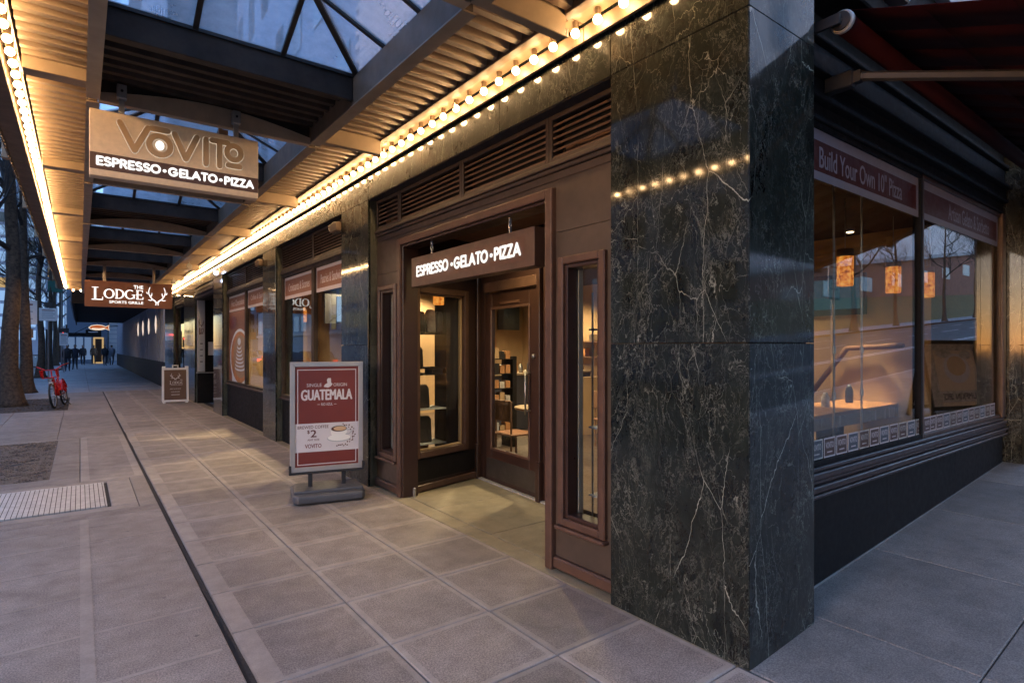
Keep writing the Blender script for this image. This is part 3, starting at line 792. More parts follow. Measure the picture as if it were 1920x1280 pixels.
lbox(WD, DO[0] + .05, DO[1] - .05, -.001, .0075, .065, .285, 'kick_plate', 'kick_steel', door, .002)
hd = MB(WD); hs = gb + .035
hd.tube([(hs - .0, .0, 1.32), (hs, -.065, 1.32)], .009, 8); hd.tube([(hs, .0, .92), (hs, -.065, .92)], .009, 8); hd.tube([(hs - .0, -.065, 1.36), (hs, -.065, .88)], .011, 8)
hd.build('handle', 'steel', door, smooth=True)
MB(WD).lathe((hs + .05, 0, 1.50), [(.026, .008), (.026, -.008), (.012, -.014)], 14, axis='y').build('lock', 'steel', door, smooth=True)
lbox(WD, DO[0] + .35, DO[1] - .35, -.001, .007, 2.09, 2.12, 'closer_plate', 'brown_trim', door)
lbox(WD, .0, LD, -.04, .0, .0, .018, 'threshold', 'steel_plate')
WR, LR = frameM((3.79, 4.30), (2.86, 3.15))
# right splay of the vestibule, mostly hidden by the jamb
hr = (.25, 1.1, .43, 2.21)
lwall(WR, LR, hr, 'brown_door'); vr = lring(WR, hr[0] - .05, hr[1] + .05, hr[2] - .05, hr[3] + .05, .07, -.035, .02, 'vestibule_window', 'brown_trim')
lbox(WR, hr[0] + .02, hr[1] - .02, .03, .036, hr[2] + .02, hr[3] - .02, 'pane', 'glass', vr)
# recessed downlight in the vestibule ceiling
vl = root('recessed_downlight', (3.35, 4.6, 2.85), 'small recessed downlight in the ceiling of the entrance recess', 'ceiling light')
MB().lathe((3.35, 4.6, 2.855), [(.06, -.004), (.06, .004)], 16).build('trim_ring', 'alu', vl)
ld = bpy.data.lights.new('downlight', 'SPOT'); ld.energy = 110 * K; ld.color = (1, .76, .36); ld.spot_size = R(150); ld.spot_blend = .8; ld.shadow_soft_size = .06
lo = bpy.data.objects.new('downlight_lamp', ld); COL.objects.link(lo); lo.parent = vl; lo.location = (0, 0, -.02)

# ---------------- two street window bays
def window_bay(y0, y1, mul, glass_z, sill_z, banners, mid_tex=None):
    slat_bank(y0 + .002, mul - .002, 2.875, 3.275, 8); slat_bank(mul + .002, y1 - .002, 2.875, 3.275, 8)
    box('moulding', 'grey_panel', RX - .03, RX + .08, y0, y1, 2.81, 2.872, bd, .006)
    box('base_panel', 'black_panel', RX, RX + .08, y0, y1, 0.0, sill_z - .03)
    box('sill', 'sill_purple', RX - .05, RX + .06, y0, y1, sill_z - .028, sill_z, bd, .006)
    for (a, b_, txt, pt) in ((y0, mul, banners[1], None), (mul, y1, banners[0], mid_tex)):
        wn = MB().ring(a + .002, b_ - .002, sill_z + .002, 2.808, .05, RX - .015, RX + .05).build('shop_window', 'canopy_dark', bd, bevel=.004)
        box('pane', 'glass', RX + .03, RX + .036, a + .053, b_ - .053, sill_z + .053, 2.757, wn)
        A = Art(); L = b_ - a - .11
        A.rect(0, 0, L, .36, 'banner_pink'); A.rect(.03, .055, L - .03, .315, 'banner_red')
        A.text(txt, L * .14, .12, L * .86, .25, 'banner_pink', .02)
        A.build('banner', wn, (RX + .030, b_ - .055, 2.755 - .362), (0, -1, 0), (0, 0, 1), .002)
        if pt: pt(wn, a, b_, sill_z)
def latte(wn, a, b_, sz):
    A = Art(); L = b_ - a - .12; H = 2.39 - sz - .06
    A.rect(0, 0, L, H, 'banner_red')
    A.ell(L * .62, H * .35, L * .56, H * .40, 'cup_white', 28); A.rect(L * .18, 0, L, H * .22, 'cup_white')
    A.ell(L * .62, H * .35, L * .50, H * .36, 'poster_orange', 28); A.ell(L * .66, H * .36, L * .40, H * .30, 'coffee', 28)
    for i in range(7):
        t = i / 6; A.stroke([(L * (.62 + .26 * (1 - t * .6) * math.cos(R(q))), H * (.20 + .05 * i - .03 * math.sin(R(q)))) for q in range(0, 181, 20)], .035, 'cup_white')
    A.ell(L * .62, H * .57, L * .09, H * .05, 'cup_white')
    A.ell(L * .25, H * .85, L * .22, H * .10, 'poster_red')
    # trim overshoot
    out = Art(); out.mats = A.mats; out.f = A.f; out.m = A.m; out.k = A.k
    out.v = [(min(max(x_, 0), L), min(max(y_, 0), H), z_) for x_, y_, z_ in A.v]
    out.build('latte_poster', wn, (RX + .028, b_ - .06, sz + .055), (0, -1, 0), (0, 0, 1), .001)
window_bay(7.04, 10.08, 8.46, 0, .75, ('Croissants & Scones', 'Pastries & Sandwiches'))
window_bay(10.91, 14.60, 12.75, 0, .77, ('Hot Chocolate', 'Coffee & Espresso'), latte)
# grille entrance recess and last window
box('entrance_header', 'trim_dark', 2.66, 3.3, 15.70, 18.58, 2.92, 3.27)
for z0, d in ((3.16, .03), (3.06, .05), (2.97, .02)): box('moulding', 'grey_panel', 2.64 - d + .02, 2.70, 15.70, 18.58, z0, z0 + .07, bd, .008)
box('entrance_wall', 'interior_brown', 3.30, 3.36, 15.70, 18.58, 0, 2.92)
box('entrance_return', 'black_panel', 2.84, 3.30, 18.30, 18.36, .85, 2.92); box('entrance_return', 'black_panel', 2.66, 3.30, 18.28, 18.38, 0, .84)
box('entrance_ledge', 'steel', 2.64, 3.30, 18.22, 18.40, .845, .88, bd, .004)
box('base_panel', 'black_panel', 2.72, 2.80, 20.69, 23.28, 0, .7)
wn = MB().ring(20.69, 23.28, .70, 3.0, .07, 2.70, 2.78).build('shop_window', 'canopy_dark', bd, bevel=.005); box('pane', 'glass', 2.74, 2.746, 20.75, 23.22, .76, 2.94, wn)
for z0 in (3.02, 3.11, 3.20): box('moulding', 'grey_panel', 2.66, 2.74, 20.69, 23.28, z0, z0 + .07, bd, .01)
box('back_wall', 'interior_brown', 3.6, 3.7, 18.6, 25.6, 0, 3.2)
# menu light box standing in the grille entrance
ms = root('menu_lightbox', (2.74, 18.2, .88), 'tall pale menu board with antler emblem at the grille entrance', 'menu board')
MB().box(2.645, 2.835, 18.19, 18.28, .89, 2.92).build('case', 'alu', ms, bevel=.006)
A = Art(); A.rect(0, 0, .17, 1.98, 'frosted'); antlers(A, .085, 1.28, .12, .16, 'sign_brown', .012); A.rect(.03, 1.03, .06, 1.22, 'sign_brown'); A.rect(.05, 1.05, .13, 1.08, 'sign_brown'); A.outline(.08, 1.1, .14, 1.2, .012, 'sign_brown')
for i in range(4): A.rect(.05, .25 + i * .17, .12, .28 + i * .17, 'plastic_grey')
A.build('face', ms, (2.655, 18.19, .915), (1, 0, 0), (0, 0, 1), .002)
nn = MB().box(2.93, 3.16, 18.292, 18.298, 1.36, 1.74).build('paper_notice', 'paint_white'); tag(nn, 'white sheet of paper taped to the dark wall beside the grille menu board', 'notice')

# ---------------- side window on the sloping street
SY = 1.73
for i_ in range(3): box('base_panel', 'black_panel', 3.30 + i_ * 1.583 + .002, 4.883 + i_ * 1.583 - .002, SY, SY + .08, -.1, .64)
MB().prism([(3.30, -.02), (8.05, .33), (8.05, .345), (3.30, .055)], 'y', SY - .006, SY - .001).build('base_stain', 'kerb_stone', bd)
for (z0, z1, d) in ((.645, .668, .045), (.671, .70, .03), (.703, .725, .052), (.728, .755, .025), (.758, .80, .035), (.803, .83, .015)):
    box('moulding', 'sill_purple', 3.30, 8.05, SY - d, SY + .05, z0, z1, bd, .006)
for (z0, z1, d) in ((3.045, 3.075, .02), (3.08, 3.16, .0), (3.165, 3.20, .05), (3.205, 3.30, .03), (3.305, 3.34, .08), (3.345, 3.52, .02), (3.525, 3.56, .06), (3.565, 3.72, .01)):
    box('moulding', 'trim_dark', 3.30, 8.05, SY - d, SY + .06, z0, z1, bd, .006)
swn = MB(); swn.ring(3.31, 5.615, .832, 3.042, .035, SY - .005, SY + .06, axis='z'); sw1 = swn.build('shop_window', 'trim_dark', bd, bevel=.004)
swn = MB(); swn.ring(5.618, 8.05, .832, 3.042, .035, SY - .005, SY + .06, axis='z'); sw2 = swn.build('shop_window', 'brown_trim', bd, bevel=.004)
box('jamb', 'brown_trim', 7.93, 8.048, SY - .03, SY - .006, .84, 3.04, sw2, .006)
box('pane', 'glass_side', 3.345, 5.582, SY + .02, SY + .028, .867, 3.007, sw1); box('pane', 'glass_side', 5.652, 8.015, SY + .02, SY + .028, .867, 3.007, sw2)
for (wn, x0, x1, txt, t0, t1) in ((sw1, 3.35, 5.58, 'Build Your Own 10" Pizza', .215, .84), (sw2, 5.655, 7.92, 'Artisan Gelato & Sorbetto', .30, .86)):
    A = Art(); L = x1 - x0; A.rect(0, 0, L, .325, 'side_banner_pale'); A.rect(.03 if wn is sw2 else 0, .055, L - .045, .255, 'side_banner_red')
    A.text(txt, L * t0, .085, L * t1, .225, 'side_banner_pale', .02)
    A.build('banner', wn, (x0, SY + .018, 3.006 - .325), (1, 0, 0), (0, 0, 1), .002)
    A = Art(); x = 0.0
    i = 0
    while x < L - .2:
        c = ('bag_white', 'banner_pink')[i % 2] if i not in (2, 6, 7) else 'banner_pink'
        bgm = 'sign_brown' if i % 3 else 'plastic_grey'
        A.rect(x, 0, x + .165, .13, c); A.rect(x + .01, .01, x + .155, .12, bgm)
        A.text('VOVITO', x + .025, .06, x + .14, .10, c, .02); A.rect(x + .045, .03, x + .12, .038, c)
        x += .18; i += 1
    A.build('emblem_strip', wn, (x0 + .36 if wn is sw1 else x0, SY + .018, .87), (1, 0, 0), (0, 0, 1), .002)
# second marble pier and the wall beyond
cp2 = box('pier', 'grout', 8.09, 9.4, 1.60, 2.4, -.1, 4.6)
for z0, z1 in ((-.1, 1.62), (1.62, 3.3), (3.3, 4.6)):
    box('marble_panel', 'marble', 8.06, 9.40, 1.54, 1.57, z0 + G_, z1 - G_, cp2); box('marble_panel', 'marble', 8.06, 8.088, 1.575, 1.80, z0 + G_, z1 - G_, cp2)
box('side_wall', 'marble', 9.4, 30, 1.62, 2.2, -.3, 4.6)
# upper storeys: ledge, stone panels and windows over the side street
box('ledge', 'trim_dark', 3.30, 9.4, 1.50, 1.9, 3.74, 3.86, bd, .01); box('ledge', 'metal_pale', 3.30, 4.4, 1.42, 1.6, 3.88, 3.98, bd, .01)
box('transom_wall', 'trim_dark', 3.302, 9.4, 1.74, 1.95, 3.86, 4.62)
for i in range(4): box('transom_light', 'window_blue', 3.5 + i * 1.45, 4.75 + i * 1.45, 1.725, 1.738, 4.02, 4.22); 
for i in range(8):
    for j in range(7): box('stone_panel', 'pale_stone', 3.30 + i * 1.5 + .004, 4.80 + i * 1.5 - .004, 1.66, 1.80, 4.62 + j * 1.2, 4.62 + (j + 1) * 1.2 - .006)
box('upper_wall', 'pale_stone', 3.0, 30, 1.82, 3.0, 4.6, 16)
# upper street wall of pale glazed brick seen through the canopy roof lights
box('upper_wall', 'roof_brick_joint', 2.70, 3.4, 2.46, 6.7, 3.955, 14); box('upper_wall', 'roof_brick_joint', 2.70, 3.4, 1.9, 2.455, 6.002, 14); box('upper_wall', 'grey_wall', 5.2, 6.0, 6.8, 60, 3.4, 22)
br = MB()
for j in range(66):
    for i in range(17):
        y0 = 2.46 + i * .25 - (.125 if j % 2 else 0); br.box(2.676, 2.702, max(2.46, y0 + .006), min(6.69, y0 + .244), 3.96 + j * .078, 3.96 + j * .078 + .066)
br.build('glazed_bricks', 'roof_brick', bd, kind='stuff')
me = MB().box(0, .05, 0, .75, 0, 1.5).mesh('window', ['dark_window'])
for j in range(6):
    for i in range(14): inst('window', me, bd, (5.16, 7.6 + i * 1.9, 4.6 + j * 2.9))

# ================================================================== INTERIOR OF THE CAFE
room = MB(); room.box(3.93, 12, 1.86, 15.6, -.06, .012); room.box(2.86, 3.93, 1.86, 3.1, -.06, .012); room.box(2.86, 3.93, 5.92, 15.6, -.06, .012); room.build('cafe_floor', 'interior_floor', kind='structure')
room = MB(); room.box(2.86, 12, 1.86, 15.6, 3.06, 3.12); room.build('cafe_ceiling', 'interior_ceiling', kind='structure')
room = MB(); room.box(9.6, 9.7, 1.86, 15.6, 0, 3.06); room.box(2.9, 9.6, 15.0, 15.1, 0, 3.06); room.box(4.6, 9.6, 12.2, 12.3, 0, 3.06)
room.build('cafe_wall', 'interior_tan', kind='structure')
room = MB(); room.box(6.2, 9.6, 7.4, 7.5, .0, 1.05); room.box(8.1, 8.25, 2.3, 7.4, 0, 3.06); room.build('cafe_partition', 'interior_tan', kind='structure')
room = MB(); room.box(2.83, 2.86, 2.48, 3.08, 2.3, 3.06); room.box(2.83, 2.86, 5.66, 6.2, 2.35, 3.06); room.box(2.86, 2.9, 6.2, 15.6, 2.82, 3.06); room.build('cafe_front_wall', 'interior_brown', kind='structure')
def clight(x, y, e=38, label=None):
    r_ = root('ceiling_spotlight', (x, y, 3.05), label, 'ceiling light')
    MB().lathe((x, y, 3.02), [(.05, 0), (.055, .045)], 14).build('housing', 'alu', r_); MB().lathe((x, y, 3.012), [(.038, 0), (.038, .006)], 12).build('lens', 'spot_glow', r_)
    l = bpy.data.lights.new('spot', 'SPOT'); l.energy = e * 4 * K; l.color = (1, .74, .42); l.spot_size = R(140 if abs(y - 3.1) > .01 else 42); l.spot_blend = .7; l.shadow_soft_size = .12
    o = bpy.data.objects.new('spot_lamp', l); COL.objects.link(o); o.parent = r_; o.location = (0, 0, -.06)
for x, y, e, t in ((5.4, 3.1, 200, 'ceiling spotlight over the near end of the long window table'), (7.2, 4.6, 45, 'ceiling spotlight behind the middle pendant lamp'), (4.6, 7.2, 150, 'ceiling spotlight above the dark shelf rack'), (6.8, 9.4, 120, 'ceiling spotlight above the service counter'), (8.6, 9.8, 110, 'ceiling spotlight by the menu wall'), (4.2, 10.6, 200, 'ceiling spotlight behind the nearer street window'), (6.4, 11.6, 110, 'ceiling spotlight at the back wall'), (3.9, 13.4, 130, 'ceiling spotlight behind the latte poster window'), (7.6, 3.1, 200, 'ceiling spotlight by the side window glass'), (5.4, 5.4, 110, 'added fill spotlight in the middle of the cafe')): clight(x, y, e, t)  # the mid-cafe spotlight is added to brighten the wall behind the right sidelight

# ================================================================== CANOPY
ca = root('street_canopy', (1.0, 13.0, 3.5), 'long metal canopy over the pavement with corrugated soffit and rows of lit bulbs', 'canopy')
CY0, CY1 = 1.30, 24.9
BY = [2.65 + 2.72 * k for k in range(9)]
def cbox(name, mat, x0, x1, y0, y1, z0, z1, bevel=0, parent=None): return MB().box(x0, x1, y0, y1, z0, z1).build(name, mat, parent or ca, bevel=bevel)
def corr(x0, x1, y0, y1, z, mat, name, pitch=.138, dep=.064, holes=False):
    b = MB(); n = max(1, round((y1 - y0) / pitch)); p = (y1 - y0) / n
    prof = []
    for i in range(n):
        y = y0 + i * p; prof += [(y, z + dep), (y + p * .38, z + dep), (y + p * .50, z), (y + p * .88, z)]
    prof.append((y1, z + dep))
    lo = [b._a([(x0, y, q), (x1, y, q)]) for y, q in prof]
    for i in range(len(lo) - 1): b.f.append((lo[i], lo[i] + 1, lo[i + 1] + 1, lo[i + 1])); b.m.append(0)
    o = b.build(name, mat, ca); md = o.modifiers.new('gauge', 'SOLIDIFY'); md.thickness = .002; md.offset = 1
    return o
edges = [CY0] + BY + [CY1]
for i, (a, b_) in enumerate(zip(edges, edges[1:])):
    ya, yb = (a + .04 if i else a), b_ - .04
    corr(1.772, 2.38, ya, yb, 3.664, 'canopy_paint', 'soffit_panel')
    corr(-.33, .048, ya, yb, 3.664, 'canopy_paint', 'soffit_panel')
    # longitudinal beams beside the roof lights
    cbox('side_beam', 'canopy_beam', 1.702, 1.768, ya, yb, 3.48, 3.71, .006); cbox('beam_flange', 'canopy_paint', 1.69, 1.785, ya, yb, 3.468, 3.479)
    cbox('side_beam', 'canopy_beam', .05, .11, ya, yb, 3.48, 3.71, .006); cbox('beam_flange', 'canopy_paint', .035, .12, ya, yb, 3.468, 3.479)
# arched cross beams
for y in BY:
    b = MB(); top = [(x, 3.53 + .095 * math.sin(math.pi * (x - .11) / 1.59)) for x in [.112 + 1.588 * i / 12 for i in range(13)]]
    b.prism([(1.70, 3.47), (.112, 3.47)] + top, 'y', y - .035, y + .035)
    b.build('cross_beam', 'canopy_paint_lit', ca); cbox('web_plate', 'canopy_dark', .112, 1.70, y - .012, y + .012, 3.50, 3.735)
    cbox('beam_end', 'canopy_paint', 1.772, 2.40, y - .036, y + .036, 3.52, 3.715, .004); cbox('beam_end', 'canopy_paint', -.33, .048, y - .07, y + .07, 3.575, 3.715, .004)
# roof deck pieces between the roof lights
for i in range(-1, 9):
    y = 2.65 + 2.72 * i
    if i == 8: corr(.112, 1.70, y + .04, CY1 - .02, 3.62, 'canopy_dark', 'deck_panel', .15, .04); continue
    a, b_ = y + .045, y + 1.65
    corr(.112, 1.70, b_ + .04, y + 2.72 - .04, 3.62, 'canopy_dark', 'deck_panel', .15, .04)
    cbox('roof_deck', 'canopy_dark', .052, 1.768, b_ + .04, y + 2.72 + .03, 3.715, 3.74)
    cbox('curb', 'canopy_dark', .112, 1.70, b_, b_ + .036, 3.52, 3.71, .004)
    x0, x1, zb, hh = .06, 1.745, 3.714, .345; run = (b_ - a) / 2; c = (a + b_) / 2
    rl = MB(); hips = [((x0, a), (x0 + run, c)), ((x1, a), (x1 - run, c)), ((x0, b_), (x0 + run, c)), ((x1, b_), (x1 - run, c))]
    def bar(p, q, r=.02): rl.tube([p, q], [r, r], 4)
    for p, q in hips: bar((*p, zb), (*q, zb + hh), .030)
    bar((x0 + run, c, zb + hh), (x1 - run, c, zb + hh), .03)
    for xx in (.61, 1.17):
        t = min(1, (xx - x0) / run, (x1 - xx) / run)
        for yy, sg in ((a, 1), (b_, -1)): bar((xx, yy, zb), (xx, yy + sg * run * t, zb + hh * t), .024)
    for yy in (a + .54, a + 1.07):
        t = min((yy - a) / run, (b_ - yy) / run)
        for xx, sg in ((x0, 1), (x1, -1)): bar((xx, yy, zb), (xx + sg * run * t, yy, zb + hh * t), .022)
    bar((x0, a, zb), (x1, a, zb), .022); bar((x0, b_, zb), (x1, b_, zb), .022); bar((x0, a, zb), (x0, b_, zb), .022); bar((x1, a, zb), (x1, b_, zb), .022)
    rlo = rl.build('roof_light_frame', 'mullion', ca)
    def hx(x_): return min(1, (x_ - x0) / run, (x1 - x_) / run)
    def hy(y_): return min((y_ - a) / run, (b_ - y_) / run)
    xb = [x0, .61, 1.17, x1]; yb2 = [a, a + .54, a + 1.07, b_]
    for p, q in zip(xb, xb[1:]):
        for yy, sg in ((a, 1), (b_, -1)):
            m_ = sorted(set([p, q] + [v_ for v_ in (x0 + run, x1 - run) if p < v_ < q]))
            up_ = [(v_, yy + sg * run * hx(v_), zb + hh * hx(v_)) for v_ in reversed(m_) if hx(v_) > 1e-6]
            MB().face([(p, yy, zb), (q, yy, zb)] + up_) or None
            mb_ = MB(); mb_.face([(p, yy, zb), (q, yy, zb)] + up_); mb_.build('pane', 'roof_glass', rlo)
    for p, q in zip(yb2, yb2[1:]):
        for xx, sg in ((x0, 1), (x1, -1)):
            m_ = sorted(set([p, q] + ([c] if p < c < q else [])))
            up_ = [(xx + sg * run * hy(v_), v_, zb + hh * hy(v_)) for v_ in reversed(m_) if hy(v_) > 1e-6]
            mb_ = MB(); mb_.face([(xx, p, zb), (xx, q, zb)] + up_); mb_.build('pane', 'roof_glass', rlo)
# roof plates over the soffits
cbox('roof_deck', 'canopy_dark', 1.772, 2.60, CY0, CY1, 3.775, 3.80); cbox('roof_deck', 'canopy_dark', -.58, .05, CY0, CY1, 3.775, 3.80)
# inner beam and lamp rail against the building
for a, b_ in zip(edges, edges[1:]):
    cbox('inner_beam', 'canopy_beam', 2.385, 2.455, a + .004, b_ - .004, 3.648, 3.77, .004)
    cbox('lamp_rail', 'rail_cream', 2.458, 2.578, a + .003, b_ - .003, 3.675, 3.72); cbox('drip_bar', 'canopy_beam', 2.586, 2.610, a + .003, b_ - .003, 3.562, 3.66, .003)
    cbox('lamp_rail', 'rail_cream', -.412, -.348, a + .003, b_ - .003, 3.675, 3.72)
    cbox('fascia', 'canopy_beam', -.575, -.43, a + .003, b_ - .003, 3.58, 3.86, .006); cbox('gutter_lip', 'canopy_beam', -.605, -.58, a + .003, b_ - .003, 3.60, 3.64, .004)
    cbox('fascia_bracket', 'canopy_paint', -.66, -.60, b_ - .05, b_ + .05, 3.60, 3.80, .004)
for i in range(118):   # scalloped outer trim
    pass
for i in range(14): cbox('gusset', 'metal_pale', 2.44, 2.455, 2.65 + 1.36 * i, 2.665 + 1.36 * i, 3.55, 3.60)
sc_ = MB()
for i in range(196): sc_.box(-.592, -.580, CY0 + .02 + i * .12, CY0 + .10 + i * .12, 3.55, 3.60)
sc_.build('scalloped_trim', 'canopy_beam', ca, kind='stuff')
cbox('end_fascia', 'canopy_beam', -.57, 2.60, CY1 + .002, CY1 + .10, 3.58, 3.90, .006); cbox('end_fascia', 'canopy_beam', -.57, 2.60, CY0 - .10, CY0 - .002, 3.58, 3.90, .006)
cbox('lamp_rail', 'rail_cream', -.33, 2.38, CY1 - .09, CY1 - .002, 3.59, 3.62)
# bulbs
b = MB(); r_ = .0275
prof = [(max(.002, r_ * math.sin(math.pi * i / 7)), -r_ * math.cos(math.pi * i / 7)) for i in range(7)]
b.lathe((0, 0, 0), prof, 10, 0); bm_ = b.mesh('bulb', ['bulb_glow'], smooth=True)
b = MB().lathe((0, 0, 0), [(.015, .020), (.020, .028), (.022, .072)], 8); sk_ = b.mesh('socket', ['rail_cream'])
for i in range(113):
    y = 1.438 + .206 * i
    for x in (2.528, -.380):
        o = inst('bulb', bm_, ca, (x + rnd.uniform(-.003, .003), y + rnd.uniform(-.006, .006), 3.605)); s = bpy.data.objects.new('socket', sk_); COL.objects.link(s); s.parent = o
for i in range(13): o = inst('bulb', bm_, ca, (-.18 + .206 * i, CY1 - .045, 3.553)); s = bpy.data.objects.new('socket', sk_); COL.objects.link(s); s.parent = o

# ================================================================== SIGNS
# beige hanging sign below the first arch
hs = root('hanging_sign', (.65, 5.31, 3.14), 'beige hanging sign with raised bronze lettering over a lit brown strip', 'sign')
MB().box(.055, 1.237, 5.29, 5.39, 2.885, 3.385).build('sign_case', 'sign_beige', hs, bevel=.004)
for x in (.255, 1.06):
    MB().box(x - .032, x + .032, 5.262, 5.33, 3.495, 3.60).build('bracket', 'metal_pale', hs, bevel=.004); MB().box(x - .018, x + .018, 5.285, 5.325, 3.386, 3.494).build('hanger', 'metal_pale', hs)
    MB().lathe((x, 5.262, 3.55), [(.010, .002), (.010, -.008)], 8, axis='y').build('bolt', 'mullion', hs)
MB().box(.93, 1.0, 5.30, 5.36, 3.39, 3.43).build('transformer', 'canopy_beam', hs)
A = Art(); A.rect(0, 0, 1.178, .125, 'sign_brown'); A.build('strip', hs, (.057, 5.29, 2.935), (1, 0, 0), (0, 0, 1), .001)
for q in (0, 1, 2, 10, 11): A = Art(); A.caps('ESPRESSO.GELATO.PIZZA', .035, .028, 1.148, .072, .0155, 'letter_glow', q); A.build('lit_lettering', hs, (.057, 5.29, 2.935), (1, 0, 0), (0, 0, 1), .0025, .004)
def logo(A, x0, y0, W, H, mat, w):
    def st(p): A.stroke([(x0 + a * W, y0 + b * H) for a, b in p], w, mat, n=10)
    st([(.02, 1), (.125, .05), (.225, .98)])
    A.stroke([(x0 + (.315 + .082 * math.cos(t)) * W, y0 + (.40 + .36 * math.sin(t)) * H) for t in [2 * math.pi * i / 22 for i in range(23)]], w, mat)
    st([(.255, 1.0), (.375, 1.0)])
    st([(.43, .95), (.52, .05), (.61, .98)]); st([(.685, 0), (.685, .98)]); st([(.735, 1.0), (.87, 1.0)]); st([(.80, 1.0), (.80, 0)])
    A.stroke([(x0 + (.925 + .062 * math.cos(t)) * W, y0 + (.64 + .29 * math.sin(t)) * H) for t in [2 * math.pi * i / 20 for i in range(21)]], w, mat)
    st([(.875, .10), (.975, .10)])
A = Art(); logo(A, .17, .225, .88, .205, 'halo_pale', .049); A.ell(.17 + .315 * .88, .225 + .40 * .205, .030, .038, 'letter_glow', 18)
A.build('halo', hs, (.057, 5.29, 2.885), (1, 0, 0), (0, 0, 1), .001)
A = Art(); logo(A, .17, .225, .88, .205, 'letter_bronze', .044); A.build('raised_letters', hs, (.057, 5.29, 2.885), (1, 0, 0), (0, 0, 1), .004, .004)

# box sign in the portal
bs = root('portal_sign', (2.8, 4.35, 2.36), 'brown box sign with white lit lettering hanging on chains inside the entrance portal', 'sign')
MB().box(2.74, 2.865, 3.335, 5.345, 2.215, 2.515).build('sign_case', 'brown_trim', bs, bevel=.006, seg=2)
A = Art(); A.rect(.09, .055, 1.89, .245, 'sign_brown'); A.build('strip', bs, (2.74, 5.345, 2.215), (0, -1, 0), (0, 0, 1), .0015)
for q in (0, 1, 2, 10, 11): A = Art(); A.caps('ESPRESSO.GELATO.PIZZA', .115, .094, 1.86, .112, .0225, 'letter_glow_warm', q); A.build('lit_lettering', bs, (2.74, 5.345, 2.215), (0, -1, 0), (0, 0, 1), .003, .004)
for yy in (3.72, 5.02):
    ch = MB()
    for i in range(4):
        pts = [(.012 * math.cos(t), .026 * math.sin(t)) for t in [2 * math.pi * q / 8 for q in range(9)]]
        ch.tube([(2.80 + (p[0] if i % 2 else 0), yy + (0 if i % 2 else p[0]), 2.545 + i * .040 + p[1]) for p in pts], .005, 5, caps=False)
    ch.tube([(2.80, yy, 2.69), (2.80, yy + .03, 2.665), (2.80, yy + .05, 2.70)], .006, 5)
    ch.build('chain', 'steel', bs)
# lodge sign
ls = root('hanging_sign', (.9, 16.2, 2.8), 'red brown hanging sign with white serif lettering and a pair of antlers', 'sign')
MB().box(.08, 1.80, 16.14, 16.24, 2.52, 3.12).build('sign_case', 'lodge_brown', ls, bevel=.006)
for x in (.45, 1.42): MB().box(x - .03, x + .03, 16.16, 16.22, 3.122, 3.50).build('hanger', 'canopy_paint', ls)
A = Art(); serif_word(A, .13, .20, 1.12, .22, 'letter_glow'); A.text('THE', .93, .45, 1.12, .53, 'letter_glow', .02); A.text('SPORTS GRILLE', .46, .09, 1.12, .15, 'letter_glow', .02)
antlers(A, 1.40, .14, .36, .36, 'letter_glow', .021)
A.build('lettering', ls, (.08, 16.14, 2.52), (1, 0, 0), (0, 0, 1), .002, .004)
# strings of lamps swept across the far end
sw_ = MB(); pts = [(1.15 + 1.2 * i / 12, 16.10 - .0 * i, 2.86 + .34 * (i / 12) ** 1.3 - .05 * math.sin(math.pi * i / 12)) for i in range(13)]
sw_.tube(pts, .004, 5); so = sw_.build('cable', 'rail_cream'); tag(so, 'thin drooping cable looped from the antler sign up to the wall bulbs', 'cable')

# dome shaped wall lamps at the heads of the piers
def wall_lamp(y, lab):
    r_ = root('wall_fixture', (2.60, y, 3.12), lab, 'wall fixture', 'grey rounded fixtures at the pier heads')
    MB().prism([(y, 3.06), (y + .20, 3.05), (y + .30, 3.10), (y + .28, 3.16), (y + .12, 3.19), (y, 3.17)], 'x', 2.555, 2.628).build('case', 'canopy_beam', r_, bevel=.02, seg=2)
    MB().box(2.57, 2.62, y + .03, y + .18, 3.035, 3.05).build('grille', 'plastic_dark', r_)
wall_lamp(7.02, 'grey rounded fixture on the wall between the entrance and the first street window'); wall_lamp(10.9, 'grey rounded fixture on the wall between the two street windows')
def spot(x, y, z, lab, d):
    r_ = root('spotlight', (x, y, z), lab, 'spotlight', 'small floodlights under the canopy')
    MB().tube([(x, y, z + .12), (x, y, z)], .012, 6).build('stem', 'metal_pale', r_)
    MB().lathe((x, y, z), [(.02, .07), (.05, .0), (.06, -.07)], 12, axis='y').build('lamp_head', 'metal_pale', r_, smooth=True)
    MB().lathe((x, y, z), [(.052, -.065), (.05, -.075)], 12, axis='y').build('lens', d, r_)
spot(2.20, 16.9, 3.36, 'small floodlight with a cold blue lens beyond the antler sign', 'blue_spot'); spot(1.95, 14.6, 3.40, 'pale floodlight under the soffit just before the antler sign', 'metal_pale'); spot(2.05, 18.1, 3.38, 'pale floodlight farthest along the soffit', 'metal_pale'); spot(2.54, 14.9, 3.33, 'cold white floodlight at the head of the pier beside the grille entrance', 'blue_spot')

